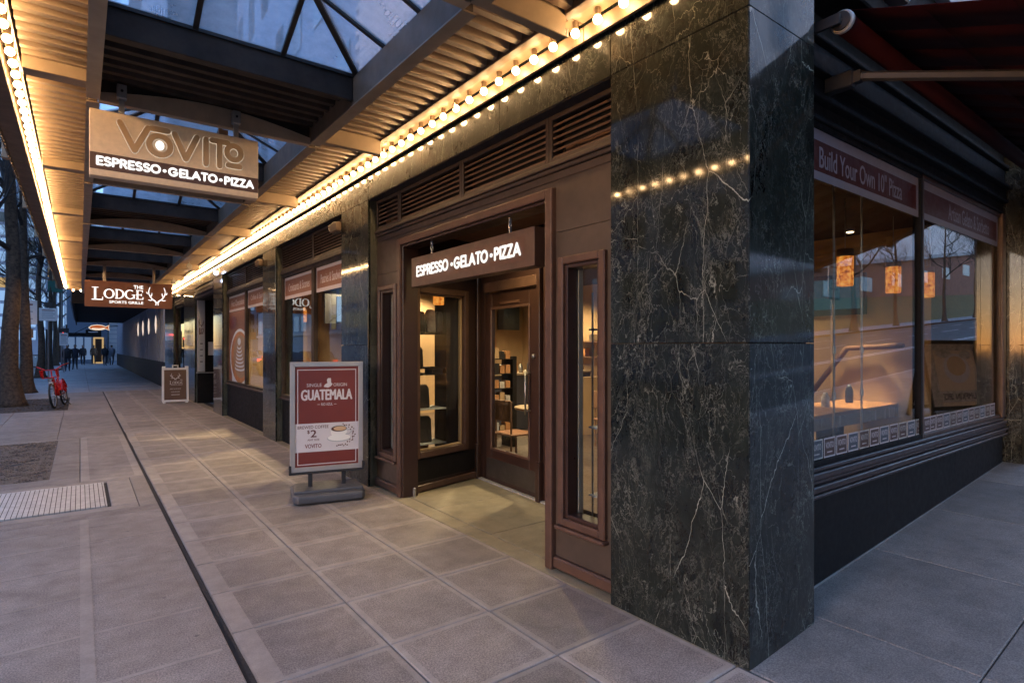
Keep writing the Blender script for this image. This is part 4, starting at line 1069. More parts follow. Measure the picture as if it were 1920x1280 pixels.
# ------------------------------------------------ coffee poster stand
gs = root('poster_stand', (2.14, 6.05, 0), 'free standing silver framed coffee poster on a grey plastic water base', 'poster stand')
Pm = Matrix.Translation((1.745, 6.14, 0)); ang = math.atan2(5.97 - 6.14, 2.47 - 1.745); Pm = Pm @ Matrix.Rotation(ang, 4, 'Z'); PW = .745
def gbox(name, mat, *a, bevel=0, parent=None, seg=1): return MB(Pm).box(*a).build(name, mat, parent or gs, bevel=bevel, seg=seg)
b = MB(Pm); z0, z1 = .285, 1.44; fw_ = .05
def mit(pts): b.prism(pts, 'y', -.018, .018)
mit([(0, z0), (PW, z0), (PW - fw_, z0 + fw_), (fw_, z0 + fw_)]); mit([(0, z1), (fw_, z1 - fw_), (PW - fw_, z1 - fw_), (PW, z1)])
mit([(0, z0), (fw_, z0 + fw_), (fw_, z1 - fw_), (0, z1)]); mit([(PW, z0), (PW, z1), (PW - fw_, z1 - fw_), (PW - fw_, z0 + fw_)])
b.build('frame', 'alu', gs, bevel=.003)
gbox('back_board', 'plastic_dark', fw_, PW - fw_, -.004, .016, z0 + fw_, z1 - fw_)
w_, h_ = PW - 2 * fw_, z1 - z0 - 2 * fw_
A = Art(); A.rect(0, 0, w_, h_, 'poster_red'); A.outline(.022, .02, w_ - .022, h_ - .03, .008, 'poster_white')
A.text('SINGLE', .115, h_ - .213, .265, h_ - .178, 'poster_white'); A.text('ORIGIN', .385, h_ - .213, .525, h_ - .178, 'poster_white')
A.poly([(.285, h_ - .215), (.30, h_ - .19), (.325, h_ - .175), (.318, h_ - .145), (.33, h_ - .125), (.36, h_ - .125), (.362, h_ - .175), (.378, h_ - .185), (.36, h_ - .21), (.33, h_ - .225)], 'poster_white')
A.text('GUATEMALA', .062, h_ - .355, .578, h_ - .245, 'poster_white', .05); A.text('RIO AZUL', .262, h_ - .415, .378, h_ - .387, 'poster_white', .01)
A.rect(.222, h_ - .404, .25, h_ - .400, 'poster_white'); A.rect(.39, h_ - .404, .418, h_ - .400, 'poster_white')
A.rect(-.0, .155, w_ + .0, .455, 'poster_white')
A.text('BREWED COFFEE', .025, .40, .335, .432, 'poster_dark', .02); A.text('$', .12, .345, .145, .385, 'poster_dark', .03); A.text('2', .155, .31, .212, .385, 'poster_dark', .04); A.text('ANY SIZE', .122, .272, .242, .292, 'poster_dark', .02)
A.text('VOVITO', .098, .195, .262, .238, 'poster_red', .03)
A.ell(.445, .285, .125, .040, 'frosted', 28); A.ell(.445, .291, .118, .034, 'cup_white', 28)
A.poly([(.355, .385), (.36, .335), (.385, .295), (.42, .283), (.465, .283), (.50, .30), (.525, .34), (.53, .385)], 'cup_white')
A.stroke([(.525, .37), (.565, .372), (.572, .345), (.545, .325), (.515, .325)], .010, 'frosted'); A.ell(.443, .388, .088, .036, 'frosted', 24); A.ell(.443, .386, .080, .030, 'bean', 24); A.ell(.452, .388, .066, .023, 'crema', 20)
for i in range(26):
    a_ = R(-55 + i * 5.2 + rnd.uniform(-4, 4)); rr = .150 + rnd.uniform(-.014, .022); A.ell(.445 + rr * math.cos(a_) * .98, .325 + rr * math.sin(a_) * .75, .0085, .0055, 'bean', 8, rnd.uniform(0, 3))
for i in range(7): A.ell(.42 + i * .018, .20 + rnd.uniform(0, .02), .0095, .006, 'bean', 8, rnd.uniform(0, 3))
rt = (math.cos(ang), math.sin(ang), 0)
A.build('poster', gs, Pm @ Vector((fw_, -.006, z0 + fw_)), rt, (0, 0, 1), .001)
gbox('lower_rail', 'plastic_dark', -.01, PW + .01, -.035, .035, .262, .284, bevel=.004)
for x in (.20, .54): gbox('spring_post', 'plastic_dark', x - .022, x + .022, -.02, .02, .122, .262, bevel=.006)
for x in (-.012, PW - .012): gbox('clamp', 'plastic_dark', x, x + .025, -.03, .03, .265, .36, bevel=.004)
b = MB(Pm); b.prism([(.06, -.30), (.70, -.30), (.735, -.24), (.735, -.06), (.69, .30), (.06, .30), (.015, .24), (.015, -.24)], 'z', .012, .10); bs_ = b.build('water_base', 'plastic_grey', gs, bevel=.03, seg=3)
b = MB(Pm); b.prism([(.03, -.20), (.72, -.20), (.70, .20), (.05, .20)], 'z', .09, .128); b.build('base_hump', 'plastic_grey', gs, bevel=.018, seg=2)
b = MB(Pm)
for x in (.10, .62): b.tube([(x - .03, .0, .04), (x + .03, .0, .04)], .04, 12)
b.build('wheel', 'rubber', gs)

# ------------------------------------------------ sandwich board of the grille
fs = root('sandwich_board', (2.2, 19.0, 0), 'white plastic sandwich board with a brown antler poster standing outside the grille entrance', 'sandwich board')
def panel(sg):
    Mx = Matrix.Translation((1.86, 19.0, 0)) @ Matrix.Rotation(R(-5), 4, 'Z') @ Matrix.Translation((0, sg * .27, 0)) @ Matrix.Rotation(R(14) * sg, 4, 'X')
    b = MB(Mx); b.ring(.0, .66, .04, 1.02, .055, -.02, .02, axis='z'); b.box(.0, .09, -.02, .02, 1.022, 1.07); b.box(.57, .66, -.02, .02, 1.022, 1.07); b.box(.02, .09, -.02, .02, 0, .038); b.box(.57, .64, -.02, .02, 0, .038)
    b.box(.25, .28, -.015, .015, 1.022, 1.08); b.box(.38, .41, -.015, .015, 1.022, 1.08); b.box(.25, .41, -.015, .015, 1.082, 1.105)
    o = b.build('board_frame', 'paint_white', fs, bevel=.006)
    if sg < 0:
        MB(Mx).box(.056, .604, -.006, .006, .096, .964).build('poster_panel', 'sign_brown', fs)
        A = Art(); serif_word(A, .13, .46, .45, .075, 'poster_white'); antlers(A, .275, .60, .22, .16, 'poster_white', .016)
        A.text('SPORTS GRILLE', .17, .42, .45, .44, 'poster_white', .02); A.text('THE', .38, .56, .45, .585, 'poster_white', .02)
        for i, t in enumerate(('RESTAURANT', 'LOUNGE')): A.text(t, .14 + .03 * (i == 1), .30 - i * .085, .41 - .03 * (i == 1), .328 - i * .085, 'poster_white')
        A.rect(.17, .14, .38, .152, 'poster_white')
        q = Mx.to_3x3(); A.build('print', fs, Mx @ Vector((.056, -.006, .096)), q @ Vector((1, 0, 0)), q @ Vector((0, 0, 1)), .001)
panel(-1); panel(1)

# ------------------------------------------------ red hire bicycle, front wheel towards us
bk_ = root('bicycle', (-.48, 19.2, 0), 'bright red hire bicycle with a front basket leaning on its stand beside the tree', 'bicycle')
BM = Matrix.Translation((-.52, 18.95, 0)) @ Matrix.Rotation(R(80), 4, 'Z') @ Matrix.Rotation(R(-7), 4, 'X')   # local +x = towards the rear of the bike
def wheel(cx):
    w_ = MB(BM).tube([(cx + .31 * math.cos(t), 0, .335 + .31 * math.sin(t)) for t in [2 * math.pi * i / 24 for i in range(25)]], .026, 8, caps=False).build('wheel', 'rubber', bk_, smooth=True)
    MB(BM).tube([(cx + .28 * math.cos(t), 0, .335 + .28 * math.sin(t)) for t in [2 * math.pi * i / 24 for i in range(25)]], .012, 6, caps=False).build('rim', 'alu', w_)
    s_ = MB(BM)
    for i in range(14): t = 2 * math.pi * i / 14; s_.tube([(cx, 0, .335), (cx + .28 * math.cos(t), 0, .335 + .28 * math.sin(t))], .003, 3)
    s_.tube([(cx, -.05, .335), (cx, .05, .335)], .03, 8); s_.build('spokes', 'alu', w_)
wheel(0); wheel(1.08)
f_ = MB(BM); f_.tube([(.20, 0, .80), (.52, 0, .34), (.62, 0, .32)], [.035, .045, .04], 8); f_.tube([(.62, 0, .32), (.80, 0, .92)], .022, 8); f_.tube([(.62, 0, .30), (1.08, .05, .335)], .014, 6); f_.tube([(.62, 0, .30), (1.08, -.05, .335)], .014, 6); f_.tube([(.72, 0, .66), (1.08, 0, .36)], .014, 6)
f_.build('frame', 'bike_red', bk_, smooth=True)
MB(BM).tube([(.0, .06, .335), (.11, .06, .66), (.17, 0, .70), (.20, 0, .98)], .016, 8).build('fork', 'bike_red', bk_, smooth=True); MB(BM).tube([(.0, -.06, .335), (.11, -.06, .66), (.17, 0, .70)], .016, 8).build('fork', 'bike_red', bk_, smooth=True)
MB(BM).tube([(.30, -.34, 1.12), (.20, -.26, 1.10), (.19, -.10, 1.0), (.19, .10, 1.0), (.20, .26, 1.10), (.30, .34, 1.12)], .014, 8).build('handlebar', 'bike_red', bk_, smooth=True)
for sg in (-1, 1): MB(BM).tube([(.24, sg * .29, 1.11), (.36, sg * .37, 1.13)], .019, 8).build('grip', 'rubber', bk_)
ms_ = MB(BM)
for sg in (1,):
    pr_ = [(1.08 + .36 * math.cos(t), .335 + .36 * math.sin(t)) for t in [R(q) for q in range(20, 175, 12)]]
    for p, q in zip(pr_, pr_[1:]): ms_.face([(p[0], -.05, p[1]), (p[0], .05, p[1]), (q[0], .05, q[1]), (q[0], -.05, q[1])])
ms_.build('mudguard', 'bike_red', bk_)
b = MB(BM); b.prism([(.75, .45), (1.05, .36), (1.22, .36), (1.10, .70), (.86, .74)], 'y', -.07, -.055); b.prism([(.75, .45), (1.05, .36), (1.22, .36), (1.10, .70), (.86, .74)], 'y', .055, .07); b.build('skirt_guard', 'bike_red', bk_)
b = MB(BM); b.prism([(.12, .80), (-.10, .86), (-.16, 1.02), (.14, 1.02)], 'y', -.17, -.15); b.prism([(.12, .80), (-.10, .86), (-.16, 1.02), (.14, 1.02)], 'y', .15, .17); b.box(-.12, .12, -.15, .15, .80, .82); b.build('basket', 'bike_red', bk_, bevel=.004)
MB(BM).lathe((.02, 0, .78), [(.03, .04), (.045, 0), (.04, -.03)], 12, axis='x').build('front_lamp', 'paint_white', bk_)
MB(BM).box(-.03, .03, -.04, .04, .62, .70).build('number_plate', 'paint_white', bk_)
b = MB(BM); b.prism([(.72, .97), (.82, .96), (1.0, .98), (1.0, 1.02), (.72, 1.0)], 'y', -.07, .07); b.build('saddle', 'rubber', bk_, bevel=.02, seg=2)
b = MB(BM); b.tube([(.62, -.16, .15), (.62, -.09, .15), (.62, -.09, .32), (.62, .09, .32), (.62, .09, .49), (.62, .16, .49)], .010, 6); b.box(.57, .67, -.20, -.13, .14, .16); b.box(.57, .67, .13, .20, .48, .50); b.build('crank', 'plastic_dark', bk_)
b = MB(BM); b.tube([(.66, -.03, .30), (.60, -.22, .02)], .012, 6); b.build('kickstand', 'plastic_dark', bk_)

# ================================================================== TREES
def tree_meshes(seed, H, r0, lean=.03, levels=5, first=4.2):
    rr = random.Random(seed); tk = MB(); cr = MB()
    pts = []; rs = []
    for i in range(13):
        t = i / 12; z = H * t
        pts.append((lean * z + .05 * math.sin(z * 1.3 + seed), .05 * math.sin(z * .9 + seed * 2), z)); rs.append(r0 * ((1 - t) * .80 + .12) + (.55 * r0 * math.exp(-z * 3.6)))
    # finer flare at the base
    pts = [(pts[0][0], pts[0][1], -.05), (pts[0][0], 0, .12), (pts[0][0], 0, .35)] + pts[1:]; rs = [r0 * 1.75, r0 * 1.42, r0 * 1.16] + rs[1:]
    tk.tube(pts, rs, 14)
    # knobbly relief
    tk.v = [Vector((v.x * (1 + .05 * math.sin(17 * math.atan2(v.y, v.x) + v.z * 2) + rr.uniform(-.015, .015)), v.y * (1 + .05 * math.sin(11 * math.atan2(v.y, v.x) + v.z)), v.z)) if v.z < .5 else v for v in tk.v]
    def branch(p, d, L, r, lv):
        n = 4 if lv < 3 else 3; q = [p]; r_ = [r]; dd = d.copy()
        for i in range(n):
            dd = (dd + Vector((rr.uniform(-.28, .28), rr.uniform(-.28, .28), rr.uniform(-.10, .24)))).normalized(); q.append(q[-1] + dd * L / n); r_.append(r * (1 - .62 * (i + 1) / n))
        cr.tube(q, r_, 6 if lv < 2 else (4 if lv < 3 else 3), caps=False)
        if lv >= levels: return
        for i in range(1, n + 1):
            for _ in range(2 if (lv < 2 or i == n) else 1):
                a = rr.uniform(0, 6.28); s_ = Vector((math.cos(a), math.sin(a), rr.uniform(-.1, .9)))
                branch(q[i], (dd * .75 + s_ * .7).normalized(), L * rr.uniform(.52, .74), r_[i] * .72, lv + 1)
    z = first
    while z < H * .98:
        a = rr.uniform(0, 6.28); i = min(int(z / H * 12) + 2, len(pts) - 1); t = z / H
        branch(Vector(pts[i][:2] + (z,)), Vector((math.cos(a), math.sin(a), rr.uniform(.25, .8))).normalized(), (H * .30) * (1.1 - t * .6), r0 * (.42 - .25 * t), 1); z += H * .085
    return tk.mesh('trunk', ['bark'], smooth=True), cr.mesh('crown', ['twig'])
TM = [tree_meshes(3, 12.5, .235, .004), tree_meshes(8, 11.5, .18, -.010), tree_meshes(21, 12, .18, .012)]
def tree(x, y, k, rot, s, lab, grp='bare street trees along the kerb', z=0):
    r_ = root('street_tree', (x, y, z), lab, 'tree', grp); r_.rotation_euler = (0, 0, rot); r_.scale = (s, s, s)
    for nm, me in zip(('trunk', 'crown'), TM[k]): o = bpy.data.objects.new(nm, me); COL.objects.link(o); o.parent = r_
tree(-1.50, 20.6, 0, 0, 1.0, 'thick bare tree at the left edge in the soil bed by the bicycle')
tree(-1.52, 25.9, 1, 1.2, 1.1, 'second bare tree along the kerb, just behind the thick one')
tree(-1.6, 38, 2, 2.7, 1.0, 'third bare tree along the kerb, right above the bicycle handlebar')
tree(-1.65, 50, 1, 4.1, 1.05, 'fourth bare tree along the kerb')
tree(-1.7, 62, 0, 5.0, .95, 'fifth bare tree along the kerb, past the parking signs'); tree(-1.7, 76, 2, .6, 1.1, 'sixth and farthest bare tree of the kerb row')
for i, (x, y) in enumerate(((-17.5, 30), (-17.6, 47), (-17.4, 66), (-17.7, 90))): tree(x, y, i % 3, i * 1.7, 1.05, ['bare tree nearest across the avenue', 'second bare tree across the avenue', 'third bare tree across the avenue', 'farthest bare tree across the avenue'][i], 'bare trees across the avenue')
for i, (x, y) in enumerate(((30, -15.5), (38, -16), (47, -15.4), (57, -16), (68, -15.6), (80, -16))): tree(x, y, (i + 1) % 3, i * 2.1, 1.0, ['first','second','third','fourth','fifth','sixth'][i] + ' bare tree from the corner on the grass bank across the side street', 'bare trees across the side street', z=zs(x))

# ================================================================== PEOPLE
def person(loc, rot, lab, jacket='cloth_black', trousers='cloth_navy', stride=.16, arm=.1, h=1.0, bag=False):
    r_ = root('person', loc, lab, 'person'); r_.rotation_euler = (0, 0, rot); r_.scale = (h, h, h)
    V = [(0, 0, .98, .13, .10), (0, 0, 1.18, .13, .095), (0, 0, 1.38, .165, .10), (0, 0, 1.50, .06, .055), (0, -.01, 1.56, .055, .055), (0, -.02, 1.66, .085, .10), (0, -.01, 1.73, .06, .075)]
    E_ = [(0, 1), (1, 2), (2, 3), (3, 4), (4, 5), (5, 6)]
    for sg in (-1, 1):
        b0 = len(V); s_ = stride * sg
        V += [(sg * .10, 0, .90, .095, .095), (sg * .10, -s_ * .7, .50, .062, .065), (sg * .10, s_ * .9 - abs(s_) * .1, .10, .042, .045), (sg * .11, s_ * .9 - .12, .045, .042, .03), (sg * .115, s_ * .9 - .20, .035, .035, .025)]
        E_ += [(0, b0), (b0, b0 + 1), (b0 + 1, b0 + 2), (b0 + 2, b0 + 3), (b0 + 3, b0 + 4)]
        a0 = len(V); V += [(sg * .19, 0, 1.41, .062, .06), (sg * .25, s_ * .4, 1.14, .050, .05), (sg * .24, s_ * .8 - arm, .90, .036, .036), (sg * .235, s_ * .9 - arm - .03, .82, .035, .022)]
        E_ += [(2, a0), (a0, a0 + 1), (a0 + 1, a0 + 2), (a0 + 2, a0 + 3)]
    me = bpy.data.meshes.new('body'); me.from_pydata([v[:3] for v in V], E_, []); o = bpy.data.objects.new('body', me); COL.objects.link(o)
    sk = o.modifiers.new('s', 'SKIN'); 
    for i, v in enumerate(V): me.skin_vertices[0].data[i].radius = (v[3], v[4])
    me.skin_vertices[0].data[0].use_root = True
    sb = o.modifiers.new('d', 'SUBSURF'); sb.levels = 1; sb.render_levels = 1
    dg = bpy.context.evaluated_depsgraph_get(); m2 = bpy.data.meshes.new_from_object(o.evaluated_get(dg)); bpy.data.objects.remove(o)
    for x in (jacket, trousers, 'skin', 'rubber'): m2.materials.append(M[x])
    for p in m2.polygons:
        z = p.center.z; hand = abs(p.center.x) > .2 and z < .90
        p.material_index = 2 if (z > 1.52 or hand) else (0 if z > .86 or abs(p.center.x) > .2 else (3 if z < .09 else 1)); p.use_smooth = True
    b = bpy.data.objects.new('body', m2); COL.objects.link(b); b.parent = r_
    hb = MB().lathe((0, .018, 1.665), [(.06, -.09), (.084, -.03), (.088, .03), (.065, .075), (.01, .095)], 12).mesh('hair', ['hair'], smooth=True)
    o = bpy.data.objects.new('hair', hb); COL.objects.link(o); o.parent = r_
    ck = MB().lathe((0, 0, 1.1), [(.205, -.26), (.19, 0), (.20, .25), (.13, .36)], 12).mesh('coat', [jacket], smooth=True); o = bpy.data.objects.new('coat', ck); COL.objects.link(o); o.parent = r_; o.scale = (1, .72, 1)
    if bag:
        bg_ = MB().box(.24, .42, -.12, .12, .62, .95).mesh('bag', ['cloth_grey'], bevel=.03); o = bpy.data.objects.new('bag', bg_); COL.objects.link(o); o.parent = r_
person((-.66, 47.6, 0), R(4), 'person in black coat and dark trousers walking towards us past the bicycle', arm=.06)
person((-.28, 50.5, 0), R(-6), 'person half hidden behind the walker in the black coat', 'cloth_navy', 'cloth_black')
person((1.68, 59.5, 0), R(15), 'person in dark clothes carrying a pale bag beside the far dark facade', bag=True)
person((2.2, 60.8, 0), R(190), 'person in a grey jacket walking away by the far dark facade', 'cloth_grey', 'cloth_black')
person((.2, 63, 0), R(10), 'small distant person in dark clothes by the far awning', 'cloth_black', 'cloth_black')
person((1.0, 65, 0), R(0), 'small distant person in a brown coat at the lit far doorway', 'interior_brown', 'cloth_black')

# ================================================================== FARTHER ALONG THE AVENUE
fb = root('dark_facade_building', (2.8, 40, 0), 'building beyond the hotel canopy with dark stone base and blue grey vertical pilasters', 'building')
MB().box(2.75, 6, 25.8, 62, -.1, 26).build('wall', 'trim_dark', fb)
MB().box(2.62, 2.75, 25.82, 61.8, 0, 1.0).build('stone_base', 'black_panel', fb)
me = MB().box(0, .12, 0, .42, 1.0, 3.7).mesh('pilaster', ['pilaster_stone']); me2 = MB().box(0, .10, 0, .36, 3.7, 20).mesh('pilaster', ['pilaster_stone'])
for i in range(40):
    inst('pilaster', me, fb, (2.62, 26.0 + i * .9, 0)); inst('pilaster', me2, fb, (2.64, 26.0 + i * .9, 0))
for i, y in enumerate((28.4, 31.5, 34.6, 37.6)):
    r_ = root('wall_sconce', (2.58, y, 2.55), ['lens shaped lit wall sconce nearest to us on the dark facade', 'second lens shaped wall sconce on the dark facade', 'third lens shaped wall sconce on the dark facade', 'farthest lens shaped wall sconce on the dark facade'][i], 'wall lamp', 'lens shaped wall sconces')
    MB().lathe((2.56, y, 2.55), [(.006, -.38), (.028, -.22), (.042, 0), (.028, .22), (.006, .38)], 10).build('shade', 'sconce_glow', r_, smooth=True); MB().box(2.585, 2.62, y - .03, y + .03, 2.4, 2.7).build('back_plate', 'steel', r_)
c2 = root('dark_canopy', (1.2, 40, 3.4), 'unlit black canopy with scalloped edge bulbs beyond the hotel canopy', 'canopy')
MB().box(-.18, 2.6, 26.4, 53, 3.42, 3.62).build('canopy_slab', 'void', c2); MB().box(-.24, -.182, 26.36, 53, 3.2, 3.95).build('fascia', 'trim_dark', c2); MB().box(-.24, 2.6, 26.3, 26.36, 3.2, 3.95).build('end_fascia', 'trim_dark', c2)
me = MB().ball((0, 0, 0), .035, 6).mesh('unlit_bulb', ['cloth_grey'])
for i in range(90): inst('unlit_bulb', me, c2, (-.27, 26.5 + (i // 3) * .62, 3.28 + (i % 3) * .26))
# pale block facade at the end with fish neon
eb = root('pale_stone_building', (4, 70, 0), 'pale banded stone building closing the row beyond the neon fish', 'building')
MB().box(2.2, 14, 66, 84, 0, 24).build('wall', 'grey_wall', eb)
for i in range(26): MB().box(2.16, 4.6, 65.95, 66.0, .3 + i * .42, .66 + i * .42).build('stone_course', 'pale_stone', eb)
aw = root('shop_awning', (.9, 66, 3), 'black flat awning with a small pale name strip over a lit far shopfront', 'awning')
MB().box(-.9, 1.5, 64.2, 65.9, 2.55, 2.85).build('awning_roof', 'void', aw); MB().box(.4, 1.55, 64.1, 64.19, 2.5, 3.15).build('front_board', 'void', aw)
A = Art(); A.rect(0, .05, .7, .13, 'poster_white'); A.build('name_strip', aw, (.6, 64.1, 2.85), (1, 0, 0), (0, 0, 1), .004)
sf = root('lit_shopfront', (.5, 67, 0), 'far shopfront with blue windows and a warm lit door frame', 'shopfront')
MB().box(-1.0, 2.1, 66.9, 70, 0, 8).build('wall', 'blue_wall', sf)
for i in range(3): MB().box(-.9 + i * .62, -.4 + i * .62, 66.84, 66.895, .4, 2.5).build('shop_window', 'window_soft', sf)
MB().ring(1.0, 1.8, .02, 2.5, .14, 66.82, 66.89, axis='z').build('door_frame', 'window_lit', sf); MB().box(1.15, 1.65, 66.84, 66.895, .02, 2.35).build('door', 'interior_brown', sf)
nf = root('neon_fish_sign', (1.3, 60, 3.2), 'glowing orange and white fish shaped neon sign above the far pavement', 'sign')
fish = [(-.95, .0), (-.7, .22), (-.2, .32), (.3, .26), (.6, .12), (.92, .30), (.86, .0), (.95, -.28), (.6, -.10), (.2, -.22), (-.3, -.26), (-.75, -.16)]
fish = [(a * .74, b * .74) for a, b in fish]
b = MB(); b.prism([(1.3 + p[0], 3.22 + p[1]) for p in fish], 'y', 59.95, 60.05); b.build('fish_body', 'neon_orange', nf)
b = MB(); q = [(1.3 + p[0] * 1.02, 59.93, 3.22 + p[1] * 1.04) for p in fish]; b.tube(q + [q[0]], .026, 6, caps=False); b.tube([(1.3 - .5, 59.93, 3.15), (1.3, 59.93, 3.12), (1.3 + .38, 59.93, 3.18)], .05, 6); b.build('neon_tube', 'neon_white', nf)
MB().tube([(-.6, 60, 2.6), (.55, 60, 3.3)], .025, 6).build('support_arm', 'void', nf); MB().tube([(1.4, 60, 3.3), (2.75, 60, 3.4)], .03, 6).build('wall_arm', 'void', nf)

# towers at the end of the avenue and across it
def tower(name, lab, x0, x1, y, z1, nx, nz, wall, wins, depth=14, side=None, zb=0, margin=.25, prob=1.0, seed=1):
    rr = random.Random(seed); t = root(name, ((x0 + x1) / 2, y, 0), lab, 'building')
    MB().box(x0, x1, y, y + depth, 0, z1).build('wall', wall, t)
    dx = (x1 - x0) / nx; dz = (z1 - 3 - zb) / nz
    mes = [MB().box(0, dx * (1 - margin), -.06, 0, 0, dz * (1 - margin)).mesh('window', [w_]) for w_ in wins]
    for i in range(nx):
        for j in range(nz):
            inst('window', mes[0 if rr.random() > .25 else rr.randrange(len(mes))], t, (x0 + dx * (i + margin / 2), y - .002, 3 + zb + dz * j))
    return t
tower('glass_tower', 'tall blue glass tower at the end of the avenue', -13, -2.4, 150, 70, 7, 26, 'blue_wall', ['window_blue', 'dark_window', 'window_lit'], seed=2)
tower('glass_tower', 'slimmer pale blue tower beside the tall glass tower', -3.0, 3.4, 185, 60, 6, 22, 'blue_wall', ['window_blue', 'dark_window', 'frosted'], seed=3)
tower('office_tower', 'grey office tower rising far left beyond the trees', -34, -18, 120, 55, 8, 18, 'grey_wall', ['dark_window', 'window_blue', 'window_lit'], seed=4)
def sideblock(name, lab, x, y0, y1, z1, ny, nz, wall, wins, seed):
    rr = random.Random(seed); t = root(name, (x, (y0 + y1) / 2, 0), lab, 'building'); MB().box(x - 14, x, y0, y1, 0, z1).build('wall', wall, t)
    dy = (y1 - y0) / ny; dz = (z1 - 4) / nz; mes = [MB().box(0, .06, 0, dy * .6, 0, dz * .6).mesh('window', [w_]) for w_ in wins]
    for i in range(ny):
        for j in range(nz): inst('window', mes[0 if rr.random() > .3 else rr.randrange(len(mes))], t, (x + .002, y0 + dy * (i + .2), 4 + dz * j))
    MB().box(x - .1, x + .25, y0, y1, 3.3, 3.7).build('cornice', 'pale_stone', t)
sideblock('office_block', 'pale office block nearest across the avenue', -22, 4, 40, 22, 12, 5, 'pale_stone', ['dark_window', 'frosted', 'window_blue'], 5)
sideblock('office_block', 'grey office block second across the avenue', -22, 42, 78, 30, 12, 8, 'grey_wall', ['dark_window', 'window_blue', 'frosted'], 6)
sideblock('office_block', 'blue grey office block farthest across the avenue', -22, 80, 118, 40, 10, 9, 'blue_wall', ['window_blue', 'dark_window', 'frosted'], 7)
# opposite side street, seen in the window glass
ob = root('white_panel_building', (90, -26, 0), 'white panelled building with tall dark windows on a brick podium across the side street', 'building')
def ptop(x): return 11.3 + .125 * (x - 73)
MB().box(25, 230, -46, -26.4, -1, 62).build('wall', 'white_wall', ob)
b = MB(); b.prism([(20, -1), (240, -1), (240, ptop(240)), (20, ptop(20))], 'y', -26.2, -24); b.build('podium', 'brick_wall', ob)
b = MB(); b.prism([(20, ptop(20) - .1), (240, ptop(240) - .1), (240, ptop(240) + .4), (20, ptop(20) + .4)], 'y', -23.98, -23.6); b.build('podium_coping', 'pale_stone', ob)
me = MB().box(0, 3.2, 0, .12, 0, 5.2).mesh('window', ['dark_window']); me3 = MB().box(0, 3.0, 0, .1, 0, 1.6).mesh('window', ['frosted'])
for j in range(5):
    for i in range(20):
        if (i * 7 + j * 3) % 4: inst('window', me, ob, (46 + i * 8.4 + (j % 2) * 2.4, -26.39, 13.5 + j * 8.4 + i * .9))
    for i in range(5): MB().box(25, 230, -26.38, -26.3, 11.5 + j * 8.4, 11.75 + j * 8.4).build('panel_joint', 'grey_wall', ob) if i == 0 else None
for i in range(14): inst('window', me3, ob, (52 + i * 9, -23.99, ptop(52 + i * 9) - 3.0))
ob2 = root('tall_block', (-20, -30, 0), 'pale office tower diagonally across the crossing', 'building')
MB().box(-50, -8, -60, -26, -1, 30).build('wall', 'pale_stone', ob2)
me = MB().box(0, 2.2, 0, .08, 0, 1.8).mesh('window', ['dark_window'])
for j in range(7):
    for i in range(10): inst('window', me, ob2, (-48 + i * 4, -26, 4 + j * 3.6))

# poles, signs and traffic lights
def pole_sign(x, y, lab, boards, h=3.2, z=0, fac=(0, -1)):
    r_ = root('parking_sign', (x, y, z), lab, 'street sign'); MB().tube([(x, y, z), (x, y, z + h)], .028, 8).build('pole', 'steel', r_)
    for (z0, z1, w_, mat, tx) in boards:
        if fac[1] < 0: B_ = MB().box(x - w_ / 2, x + w_ / 2, y - .045, y - .03, z + z0, z + z1); O = (x - w_ / 2, y - .045, z + z0); rt = (1, 0, 0)
        else: B_ = MB().box(x - w_ / 2, x + w_ / 2, y + .03, y + .045, z + z0, z + z1); O = (x + w_ / 2, y + .045, z + z0); rt = (-1, 0, 0)
        p_ = B_.build('sign_board', mat, r_, bevel=.003)
        if tx:
            A = Art(); H = z1 - z0
            for i in range(5): A.rect(w_ * .15, H * (.80 - .15 * i), w_ * (.85 - .1 * (i % 2)), H * (.86 - .15 * i), 'poster_red' if i == 0 else 'frosted')
            A.build('print', r_, O, rt, (0, 0, 1), .002)
pole_sign(-1.72, 28.2, 'large white parking notice on a steel pole between the kerb trees', [(2.45, 3.35, .85, 'paint_white', ('NO PARKING', '6 - 9 AM'))], 3.5)
pole_sign(-1.15, 33.5, 'white street notice on a slim pole above the bicycle', [(2.78, 3.36, .66, 'paint_white', (1,)), (3.40, 3.62, .3, 'plastic_dark', None)], 3.7)
pole_sign(-.80, 45, 'small white notice on a thin pole directly above the walking person', [(1.68, 2.45, .42, 'paint_white', (1,)), (2.5, 2.75, .5, 'plastic_dark', None)], 2.9)
pole_sign(-1.85, 33, 'pole carrying a small yellow sign between the second and third trees', [(2.0, 2.4, .4, 'box_orange', None)], 3.0)
pole_sign(12.4, -1.9, 'white parking notice with a red stripe on a pole at the side street kerb', [(2.0, 2.75, .5, 'paint_white', ('NO', 'PARKING')), (1.95, 2.0, .5, 'poster_red', None)], 3.0, zs(12.4), (0, 1))
pole_sign(17, -13.5, 'white notice on a pole on the far side of the side street', [(2.3, 2.9, .5, 'paint_white', None)], 3.4, zs(17), (0, 1))
pole_sign(24, -13.8, 'second white notice on a pole on the far side of the side street', [(2.5, 3.3, .6, 'paint_white', None)], 4.2, zs(24), (0, 1))
def trl(x, y, z, lab):
    r_ = root('traffic_light', (x, y, z), lab, 'traffic light'); MB().tube([(x + .25, y + .1, 0), (x + .25, y + .1, z + .8)], .06, 8).build('pole', 'plastic_dark', r_); MB().box(x - .16, x + .16, y - .1, y + .1, z - .75, z + .25).build('housing', 'plastic_dark', r_, bevel=.02)
    for i, m_ in enumerate(('red_glow', 'plastic_dark', 'plastic_dark')): MB().lathe((x, y - .11, z + .08 - i * .32), [(.10, .0), (.09, -.03)], 14, axis='y').build('lens', m_, r_)
